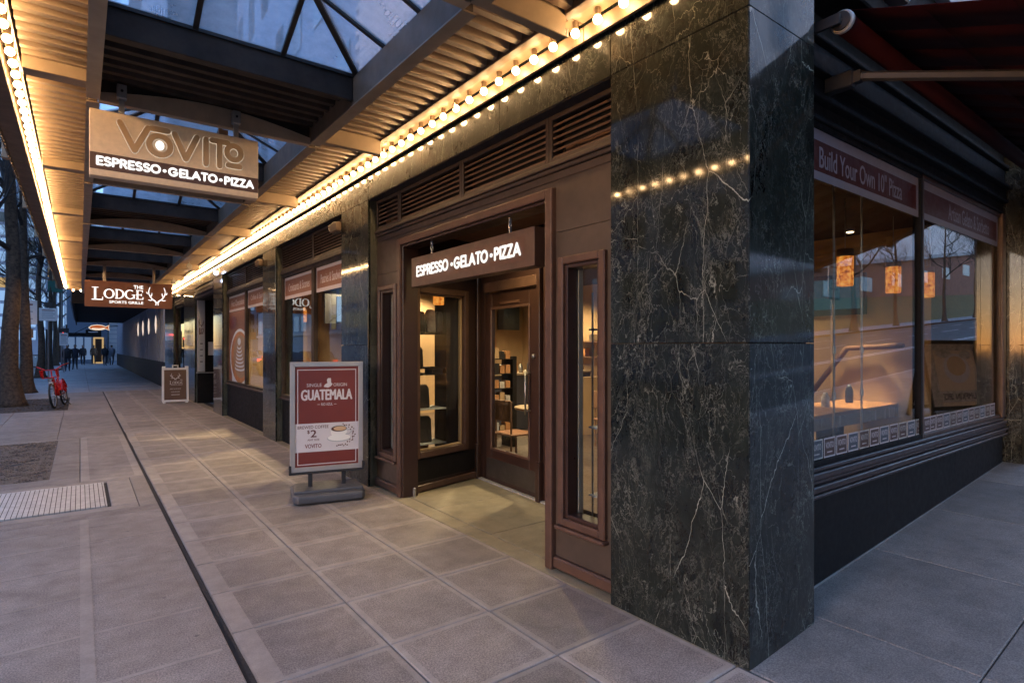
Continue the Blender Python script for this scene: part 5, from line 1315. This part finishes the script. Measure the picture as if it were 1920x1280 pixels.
trl(-1.1, 57, 2.55, 'traffic light showing red beyond the walkers'); trl(-2.55, 63, 2.3, 'second red traffic light, smaller and farther left, between the trees')
sg = root('street_name_sign', (-1.3, 50, 5.6), 'green street name sign hanging high beyond the kerb trees', 'street sign'); MB().box(-1.75, -.95, 49.9, 49.94, 5.35, 6.1).build('sign_board', 'leaf_green', sg); MB().tube([(-1.0, 50, 0), (-1.0, 50, 6.4)], .06, 8).build('pole', 'steel', sg)
# cars
def car(x, y, lab, paint, rot=0, lights='red_glow'):
    r_ = root('parked_car', (x, y, -.12), lab, 'car'); r_.rotation_euler = (0, 0, rot)
    body = [(-2.2, .35), (-2.25, .70), (-2.1, .92), (-1.55, .98), (-1.0, 1.40), (.55, 1.43), (1.15, 1.0), (2.1, .86), (2.25, .6), (2.2, .32)]
    Mx = Matrix.Rotation(R(90), 4, 'Z')
    def P(mb, n, mt, **k): me_ = mb.mesh(n, mt, **k); o = bpy.data.objects.new(n, me_); COL.objects.link(o); o.parent = r_; return o
    P(MB(Mx).prism(body, 'y', -.88, .88), 'body', [paint], bevel=.10, seg=2)
    P(MB(Mx).prism([(-1.38, 1.0), (-.95, 1.34), (.5, 1.37), (.98, 1.0)], 'y', -.885, .885), 'window', ['dark_window'])
    P(MB(Mx).prism([(-1.60, 1.0), (-1.06, 1.38), (-1.02, 1.36), (-1.5, 1.0)], 'y', -.72, .72), 'rear_window', ['dark_window'])
    for sx in (-1.35, 1.35):
        for sy in (-.80, .80): P(MB(Mx).tube([(sx, sy - .1, .33), (sx, sy + .1, .33)], .33, 16), 'wheel', ['rubber'])
    for sy in (-.68, .68): P(MB(Mx).box(-2.27, -2.15, sy - .16, sy + .16, .68, .84), 'tail_light', [lights], bevel=.02)
    P(MB(Mx).box(-2.30, -2.2, -.8, .8, .36, .55), 'bumper', ['plastic_dark'], bevel=.03)
car(-3.7, 34, 'dark car with red tail lights pulling past the kerb trees', 'car_dark'); car(-4.1, 46, 'silver car stopped at the lights beyond the second tree', 'car_silver'); car(-7.5, 40, 'dark car in the next lane of the avenue', 'car_dark', 0, 'red_dim'); car(-7.3, 58, 'farthest silver car waiting at the red light', 'car_silver')

# ================================================================== SIDE STREET AWNING
aw = root('retractable_awning', (6, 1.3, 3.5), 'dark red fabric awning pulled out over the side street window', 'awning')
AX0, AX1 = 3.52, 9.3
MB().tube([(AX0, 1.47, 3.47), (AX1, 1.47, 3.47)], .058, 16).build('roller', 'awning_red', aw, smooth=True)
MB().tube([(AX0 - .03, 1.47, 3.47), (AX0 - .002, 1.47, 3.47)], .066, 20).build('roller_cap', 'metal_pale', aw, bevel=.006); MB().tube([(AX0 - .045, 1.47, 3.47), (AX0 - .031, 1.47, 3.47)], .052, 16).build('cap_plate', 'mullion', aw)
MB().tube([(AX0 - .055, 1.47, 3.47), (AX0 - .046, 1.47, 3.47)], .010, 8).build('axle', 'steel', aw)
b = MB(); b.box(AX0 - .08, AX0 - .06, 1.46, 1.76, 3.44, 3.50); b.build('roller_bracket', 'mullion', aw)
fbm = MB(); N = 16
def apt(i, t): y = 1.46 - 2.2 * t; z = 3.545 - .72 * t - .05 * math.sin(math.pi * t); return (AX0 + .02 + (AX1 - AX0 - .04) * i, y, z)
for i in range(N):
    for j in range(6): fbm.face([apt(i / N, j / 6), apt((i + 1) / N, j / 6), apt((i + 1) / N, (j + 1) / 6), apt(i / N, (j + 1) / 6)])
o = fbm.build('fabric', 'awning_red', aw, smooth=True); md = o.modifiers.new('cloth', 'SOLIDIFY'); md.thickness = .003
MB().box(AX0, AX1, -.79, -.70, 2.76, 2.84).build('front_bar', 'awning_metal', aw, bevel=.01)
for x in (3.86, 8.3):
    MB().box(x - .075, x - .005, 1.53, 1.70, 3.21, 3.31).build('arm_bracket', 'mullion', aw, bevel=.008); MB().box(x - .065, x - .015, 1.49, 1.54, 3.225, 3.295).build('knuckle', 'mullion', aw)
    b = MB(); b.tube([(x - .04, 1.50, 3.26), (x + .62, .38, 3.04)], .029, 6); b.build('arm', 'awning_metal', aw); b = MB(); b.tube([(x + .62, .38, 3.04), (x + .1, -.72, 2.82)], .032, 6); b.build('arm', 'awning_metal', aw)
    MB().lathe((x + .62, .38, 3.04), [(.05, -.06), (.05, .06)], 10).build('elbow', 'mullion', aw)

# sandwich board on the side pavement, seen in the glass
pb = root('sandwich_board', (9.2, -.3, zs(9)), 'brown framed pumpkin drink board on the side pavement, seen mirrored in the window', 'sandwich board')
Zb = zs(10.7); Qm = Matrix.Translation((11.75, .62, Zb)) @ Matrix.Rotation(R(198), 4, 'Z') @ Matrix.Scale(1.22, 4, (1, 0, 0))
for sg_ in (-1, 1):
    Mx = Qm @ Matrix.Translation((0, sg_ * .2, 0)) @ Matrix.Rotation(R(11) * sg_, 4, 'X')
    MB(Mx).ring(0, 1.05, .1, 1.22, .06, -.02, .02, axis='z').build('board_frame', 'trim_dark', pb, bevel=.005); MB(Mx).box(.06, .99, -.006, .006, .16, 1.16).build('board_panel', 'bag_white', pb)
    MB(Mx).box(.0, .05, -.02, .02, 0, .10).build('leg', 'trim_dark', pb); MB(Mx).box(1.0, 1.05, -.02, .02, 0, .10).build('leg', 'trim_dark', pb)
    if sg_ < 0:
        A = Art(); A.rect(0, 0, .93, 1.0, 'sign_beige'); A.ell(.45, .60, .30, .24, 'poster_white', 24); A.ell(.45, .64, .22, .16, 'crema', 24); A.ell(.70, .85, .18, .08, 'bag_white', 16); A.ell(.2, .82, .14, .07, 'bag_white', 16)
        A.rect(0, .06, .93, .24, 'bag_white'); A.text('PUMPKIN', .06, .10, .60, .20, 'mullion', .03); A.text('SPICE', .66, .10, .88, .2, 'mullion', .03)
        q = Mx.to_3x3(); A.build('print', pb, Mx @ Vector((.06, -.006, .16)), q @ Vector((1, 0, 0)), q @ Vector((0, 0, 1)), .001)

# ================================================================== CAFE FITTINGS
tb = root('window_table', (7.2, 3.05, 0), 'long stone edged table behind the side window glass', 'table')
MB().box(4.9, 9.4, 2.75, 3.40, .86, .90).build('table_top', 'table_wood', tb, bevel=.004); MB().box(4.92, 9.38, 2.752, 2.80, .74, .858).build('apron', 'table_stone', tb)
for x in (5.3, 7.0, 8.8): MB().box(x - .07, x + .07, 2.95, 3.2, .012, .74).build('leg', 'trim_dark', tb)
MB().box(4.9, 9.4, 1.95, 2.2, .5, .62).build('window_shelf', 'interior_brown', tb)
proto = root('bar_stool', (5.7, 3.75, .012), None, 'stool', 'stools at the window table')
MB().lathe((5.7, 3.75, .60), [(.17, -.02), (.18, .02), (.15, .05)], 14).build('seat', 'stool_red', proto)
for k in range(4):
    a = R(45 + 90 * k); MB().tube([(5.7 + .12 * math.cos(a), 3.75 + .12 * math.sin(a), .58), (5.7 + .2 * math.cos(a), 3.75 + .2 * math.sin(a), .012)], .014, 6).build('leg', 'trim_dark', proto)
L_ = ['red seated stool nearest the corner end of the window table', 'second red seated stool behind the window table', 'third red seated stool behind the window table', 'red seated stool at the far end of the window table']
for i in range(4):
    c = proto if i == 0 else copy_tree(proto); c.location.x = 5.7 + i * .95; c['label'] = L_[i]
def pendant(x, y, zb_, lab, h=.36, r=.074, grp='amber glass pendant lamps'):
    r_ = root('pendant_lamp', (x, y, zb_), lab, 'pendant lamp', grp)
    MB().lathe((x, y, zb_), [(r * .97, 0), (r, .01), (r, h * .80)], 18).build('lamp_shade', 'amber_shade', r_, smooth=False)
    MB().lathe((x, y, zb_), [(r, h * .80 + .001), (r, h)], 18).build('shade_cap', 'interior_brown', r_); MB().tube([(x, y, zb_ + h), (x, y, 3.05)], .004, 6).build('cord', 'steel', r_)
    MB().ball((x, y, zb_ + .10), .028, 8).build('filament_bulb', 'bulb_dim', r_)
pendant(6.02, 2.50, 2.20, 'amber pendant lamp nearest the black corner pier behind the side window'); pendant(7.23, 2.50, 2.20, 'middle amber pendant lamp of the three behind the side window'); pendant(8.40, 2.50, 2.21, 'amber pendant lamp seen through the right hand side pane', r=.078) if False else pendant(7.95, 2.40, 2.18, 'amber pendant lamp just right of the side window mullion')
pendant(3.62, 6.32, 2.13, 'amber pendant lamp seen through the entrance recess window', h=.33, r=.07); pendant(4.1, 9.55, 2.15, 'amber pendant lamp seen through the street window beside the menu screen', h=.34); pendant(4.3, 14.0, 2.2, 'amber pendant lamp seen beside the latte poster', h=.34)
# shelf rack with bags
rk = root('shelf_rack', (3.56, 6.55, 0), 'open rack with glass shelves of coffee bags just inside the entrance window', 'shelf rack')
MB().box(3.79, 3.99, 6.42, 6.72, .012, 3.05).build('post', 'trim_dark', rk)
for z in (.36, .80, 1.24, 1.32, 1.76): MB().box(3.22, 3.78, 6.40, 6.74, z, z + .018).build('shelf', 'trim_dark' if z > 1.2 else 'frosted', rk)
MB().box(3.20, 3.215, 6.42, 6.72, .012, 2.3).build('side_panel', 'trim_dark', rk)
rr = random.Random(5)
def bag(x, y, z, w_, h, mat, lab): 
    o = MB().prism([(x - w_ / 2, z), (x + w_ / 2, z), (x + w_ * .44, z + h * .85), (x + w_ * .3, z + h), (x - w_ * .3, z + h), (x - w_ * .44, z + h * .85)], 'y', y - .04, y + .04).build('coffee_bag', mat, bevel=.012); tag(o, lab, 'coffee bag', 'coffee bags on the rack')
bag(3.46, 6.5, 1.779, .12, .27, 'bag_black', 'dark coffee bag on the top rack shelf at the left'); bag(3.60, 6.5, 1.779, .13, .30, 'bag_white', 'pale coffee bag on the top rack shelf'); bag(3.72, 6.5, 1.779, .10, .28, 'bag_black', 'narrow dark coffee bag at the right of the top rack shelf')
bag(3.42, 6.5, 1.339, .13, .26, 'bag_black', 'dark coffee bag on the second rack shelf'); bag(3.50, 6.5, .38, .22, .34, 'bag_black', 'large black sack on the lower rack shelf'); bag(3.46, 6.5, .82, .24, .30, 'bag_black', 'large black sack on the middle rack shelf')
o = MB().box(3.60, 3.76, 6.45, 6.65, 1.259, 1.315).build('gift_box', 'bag_black', bevel=.004); tag(o, 'flat dark box between the two close rack shelves', 'box')
o = MB().box(3.36, 3.75, 6.8, 7.1, .012, .55).build('storage_crate', 'box_orange', bevel=.01); tag(o, 'orange brown crate on the floor behind the rack', 'crate')
o = MB().box(4.02, 4.12, 6.1, 6.5, .012, 1.02); o = o.build('waste_bin', 'void', bevel=.01); tag(o, 'slim black bin standing inside the entrance window', 'bin')
# counters
ct = root('service_counter', (6.5, 8.8, 0), 'dark blue service counter with pale top inside the cafe', 'counter')
MB().box(5.3, 8.6, 8.6, 9.3, .012, 1.06).build('counter_front', 'counter_blue', ct); MB().box(5.26, 8.64, 8.55, 9.35, 1.062, 1.10).build('counter_top', 'counter_top', ct, bevel=.005)
cs = root('display_case', (4.5, 10.4, 0), 'glass topped pastry case behind the street window', 'display case')
MB().box(3.9, 5.2, 10.2, 10.8, .012, 1.0).build('case_front', 'counter_blue', cs); MB().box(3.9, 5.2, 10.2, 10.8, 1.002, 1.25).build('glass_case', 'glass', cs); MB().box(3.88, 5.22, 10.18, 10.82, 1.252, 1.27).build('case_top', 'trim_dark', cs); MB().box(3.95, 5.15, 10.3, 10.7, 1.01, 1.07).build('pastry_tray', 'crema', cs)
em = root('espresso_machine', (5.9, 8.8, 1.1), 'chrome espresso machine on the service counter', 'espresso machine'); MB().box(5.6, 6.2, 8.7, 9.1, 1.14, 1.55).build('machine_body', 'steel', em, bevel=.03); MB().box(5.65, 6.15, 8.62, 8.7, 1.12, 1.18).build('drip_tray', 'plastic_dark', em)
for i in range(3): MB().lathe((5.75 + i * .15, 8.66, 1.36), [(.03, -.06), (.03, .0)], 8).build('group_head', 'plastic_dark', em)
for i, (x, y, z0, z1, wd, mt, lab) in enumerate(((8.75, 12.16, 2.05, 2.75, .72, 'menu_blue', 'dark blue chalk menu panel high on the back wall'), (5.2, 12.16, 1.7, 2.6, .7, 'bag_white', 'pale framed picture at the left of the back wall'), (7.2, 12.16, 1.8, 2.5, .8, 'bag_white', 'pale framed notice in the middle of the back wall'), (8.4, 12.16, 1.5, 1.85, .3, 'box_orange', 'small orange framed print below the menu panel'))):
    o = MB().box(x, x + wd, y, y + .03, z0, z1).build('wall_panel', mt, bevel=.004); tag(o, lab, 'picture')
sc2 = root('menu_screen', (4.1, 10.9, 2.35), 'lit pale blue menu screen hanging behind the street window', 'screen'); MB().box(3.75, 4.55, 10.90, 10.95, 2.05, 2.62).build('screen_case', 'plastic_dark', sc2); MB().box(3.98, 4.53, 10.885, 10.899, 2.09, 2.58).build('screen_face', 'screen', sc2); MB().tube([(4.1, 10.93, 2.62), (4.1, 10.93, 3.05)], .015, 6).build('bracket', 'trim_dark', sc2)
mr = root('merchandise_rack', (5.5, 7.3, 0), 'dark rack packed with small goods inside the door glass', 'shelf rack'); MB().box(5.47, 5.55, 7.2, 7.5, .012, 1.45).build('side_panel', 'trim_dark', mr); MB().box(4.95, 5.01, 7.2, 7.5, .012, 1.45).build('side_panel', 'trim_dark', mr)
for j in range(6):
    MB().box(5.01, 5.47, 7.2, 7.5, .25 + j * .23, .262 + j * .23).build('shelf', 'trim_dark', mr)
for j in range(6):
    for i in range(4):
        o = MB().box(5.03 + i * .11, 5.12 + i * .11, 7.24, 7.36, .264 + j * .23, .38 + j * .23 + rr.uniform(-.02, .05)).build('packet', ['bag_white', 'box_orange', 'bag_black', 'interior_tan', 'frosted'][rr.randrange(5)]); tag(o, 'small packet on shelf %s of the goods rack, place %s from the left' % (['one', 'two', 'three', 'four', 'five', 'six'][j], ['one', 'two', 'three', 'four'][i]), 'packet', 'packets on the goods rack')
# column and shelf behind the right sidelight
cl = root('display_shelf', (3.3, 2.9, 0), 'slim glass shelf tower behind the right hand sidelight', 'shelf'); 
for x, y in ((3.02, 2.75), (3.02, 3.0), (3.3, 2.75), (3.3, 3.0)): MB().tube([(x, y, .012), (x, y, 2.0)], .008, 6).build('post', 'steel', cl)
for z in (.5, 1.0, 1.72): MB().box(3.0, 3.32, 2.73, 3.02, z, z + .014).build('shelf', 'trim_dark' if z > 1.5 else 'frosted', cl)
pl = MB(); pl.box(2.83, 2.87, 2.945, 2.99, .012, 3.05); pl.box(2.83, 2.87, 5.94, 6.02, .012, 3.05); pl.build('inner_post', 'metal_pale', kind='structure')

# wall screen, hand rail and thin display rods behind the side window
o = root('wall_screen', (8.05, 3.45, 2.3), 'dark wall screen with a dim teal picture behind the first amber pendant', 'screen'); MB().box(8.05, 8.098, 3.10, 3.80, 2.02, 2.56).build('screen_case', 'plastic_dark', o); MB().box(8.044, 8.049, 3.16, 3.74, 2.10, 2.50).build('screen_face', 'teal_picture', o)
o = MB().tube([(8.0, 3.75, .98), (8.0, 3.30, 1.58), (8.0, 2.95, 1.60), (7.8, 2.6, 1.62)], .035, 8).build('hand_rail', 'interior_brown', smooth=True); tag(o, 'dark brown hand rail rising across the wall behind the window table', 'hand rail')
for x, l_ in ((4.62, 'left one of two thin steel display rods inside the side window'), (5.12, 'right one of two thin steel display rods inside the side window')):
    o = root('display_rod', (x, 2.0, .83), l_, 'display rod', 'display rods inside the side window'); MB().tube([(x, 2.0, .63), (x, 2.0, 3.05)], .008, 6).build('rod', 'steel', o)
    for z in (1.2, 1.55): MB().tube([(x, 2.0, z), (x, 2.0, z + .05)], .015, 8).build('clamp', 'steel', o); 

# more cafe furniture and goods
for i, (x, y, l_) in enumerate(((6.3, 5.3, 'round cafe table behind the left part of the side window'), (7.3, 6.4, 'round cafe table farther back behind the side window'), (5.2, 6.2, 'round cafe table seen through the right hand sidelight'))):
    t = root('cafe_table', (x, y, .012), l_, 'table', 'round cafe tables'); MB().lathe((x, y, .72), [(.36, 0), (.37, .03), (.36, .035)], 20).build('table_top', 'counter_top', t); MB().tube([(x, y, .03), (x, y, .72)], .03, 8).build('leg', 'trim_dark', t); MB().lathe((x, y, .012), [(.22, 0), (.2, .02), (.03, .03)], 16).build('base', 'trim_dark', t)
    for sg_, nm in ((-1, 'near'), (1, 'far')):
        cx, cy_ = x + sg_ * .55, y + .1 * sg_; c = root('cafe_chair', (cx, cy_, .012), 'brown wooden chair on the %s side of the %s' % ('corner' if sg_ < 0 else 'inner', ('left round table', 'farther back round table', 'round table by the sidelight')[i]), 'chair', 'wooden cafe chairs')
        MB().box(cx - .2, cx + .2, cy_ - .2, cy_ + .2, .43, .46).build('seat', 'stool_red', c, bevel=.01); MB().box(cx + sg_ * .19 - .015, cx + sg_ * .19 + .015, cy_ - .19, cy_ + .19, .62, .90).build('backrest', 'interior_brown', c, bevel=.01)
        for ax in (-.17, .17):
            for ay in (-.17, .17): MB().tube([(cx + ax, cy_ + ay, .012), (cx + ax, cy_ + ay, .43 if ax * sg_ < 0 else .88)], .014, 6).build('leg', 'interior_brown', c)
cols = ['bag_white', 'bag_black', 'box_orange', 'steel', 'menu_blue', 'cup_white']
def jar(x, y, z, k, lab, grp):
    h_ = .14 + .05 * (k % 3); o = MB().lathe((x, y, z), [(.04, 0), (.045, .01), (.045, h_ * .8), (.03, h_), (.02, h_ + .03)], 10).build('jar', cols[k % 6], smooth=True); tag(o, lab, 'jar', grp)
W_ = ['first', 'second', 'third', 'fourth', 'fifth', 'sixth', 'seventh', 'eighth', 'ninth', 'tenth']
for k in range(10): jar(6.35 + k * .17, 8.72 + .05 * (k % 2), 1.102, k, W_[k] + ' jar from the left on the dark blue service counter', 'jars on the service counter')
for k in range(6): jar(4.0 + k * .2, 10.5, 1.272, k + 1, W_[k] + ' jar from the left on the pastry case', 'jars on the pastry case')
for k in range(5): jar(5.3 + k * .8, 3.08 + .07 * (k % 2), .902, k + 4, W_[k] + ' jar from the corner on the long window table', 'jars on the window table')
bs2 = root('back_shelf', (9.4, 9.6, 1.5), 'long wall shelf of cups and tins behind the service counter', 'shelf')
for z in (1.35, 1.7): MB().box(9.3, 9.598, 8.2, 11.4, z, z + .03).build('shelf', 'interior_brown', bs2)
for k in range(10):
    o = MB().box(9.38, 9.52, 8.4 + k * .29, 8.56 + k * .29, 1.731 if k % 2 else 1.381, (1.731 if k % 2 else 1.381) + .16 + .03 * (k % 3)).build('tin', cols[(k * 5) % 6], bevel=.006); tag(o, W_[k] + ' tin along the wall shelf behind the counter', 'tin', 'tins on the wall shelf')
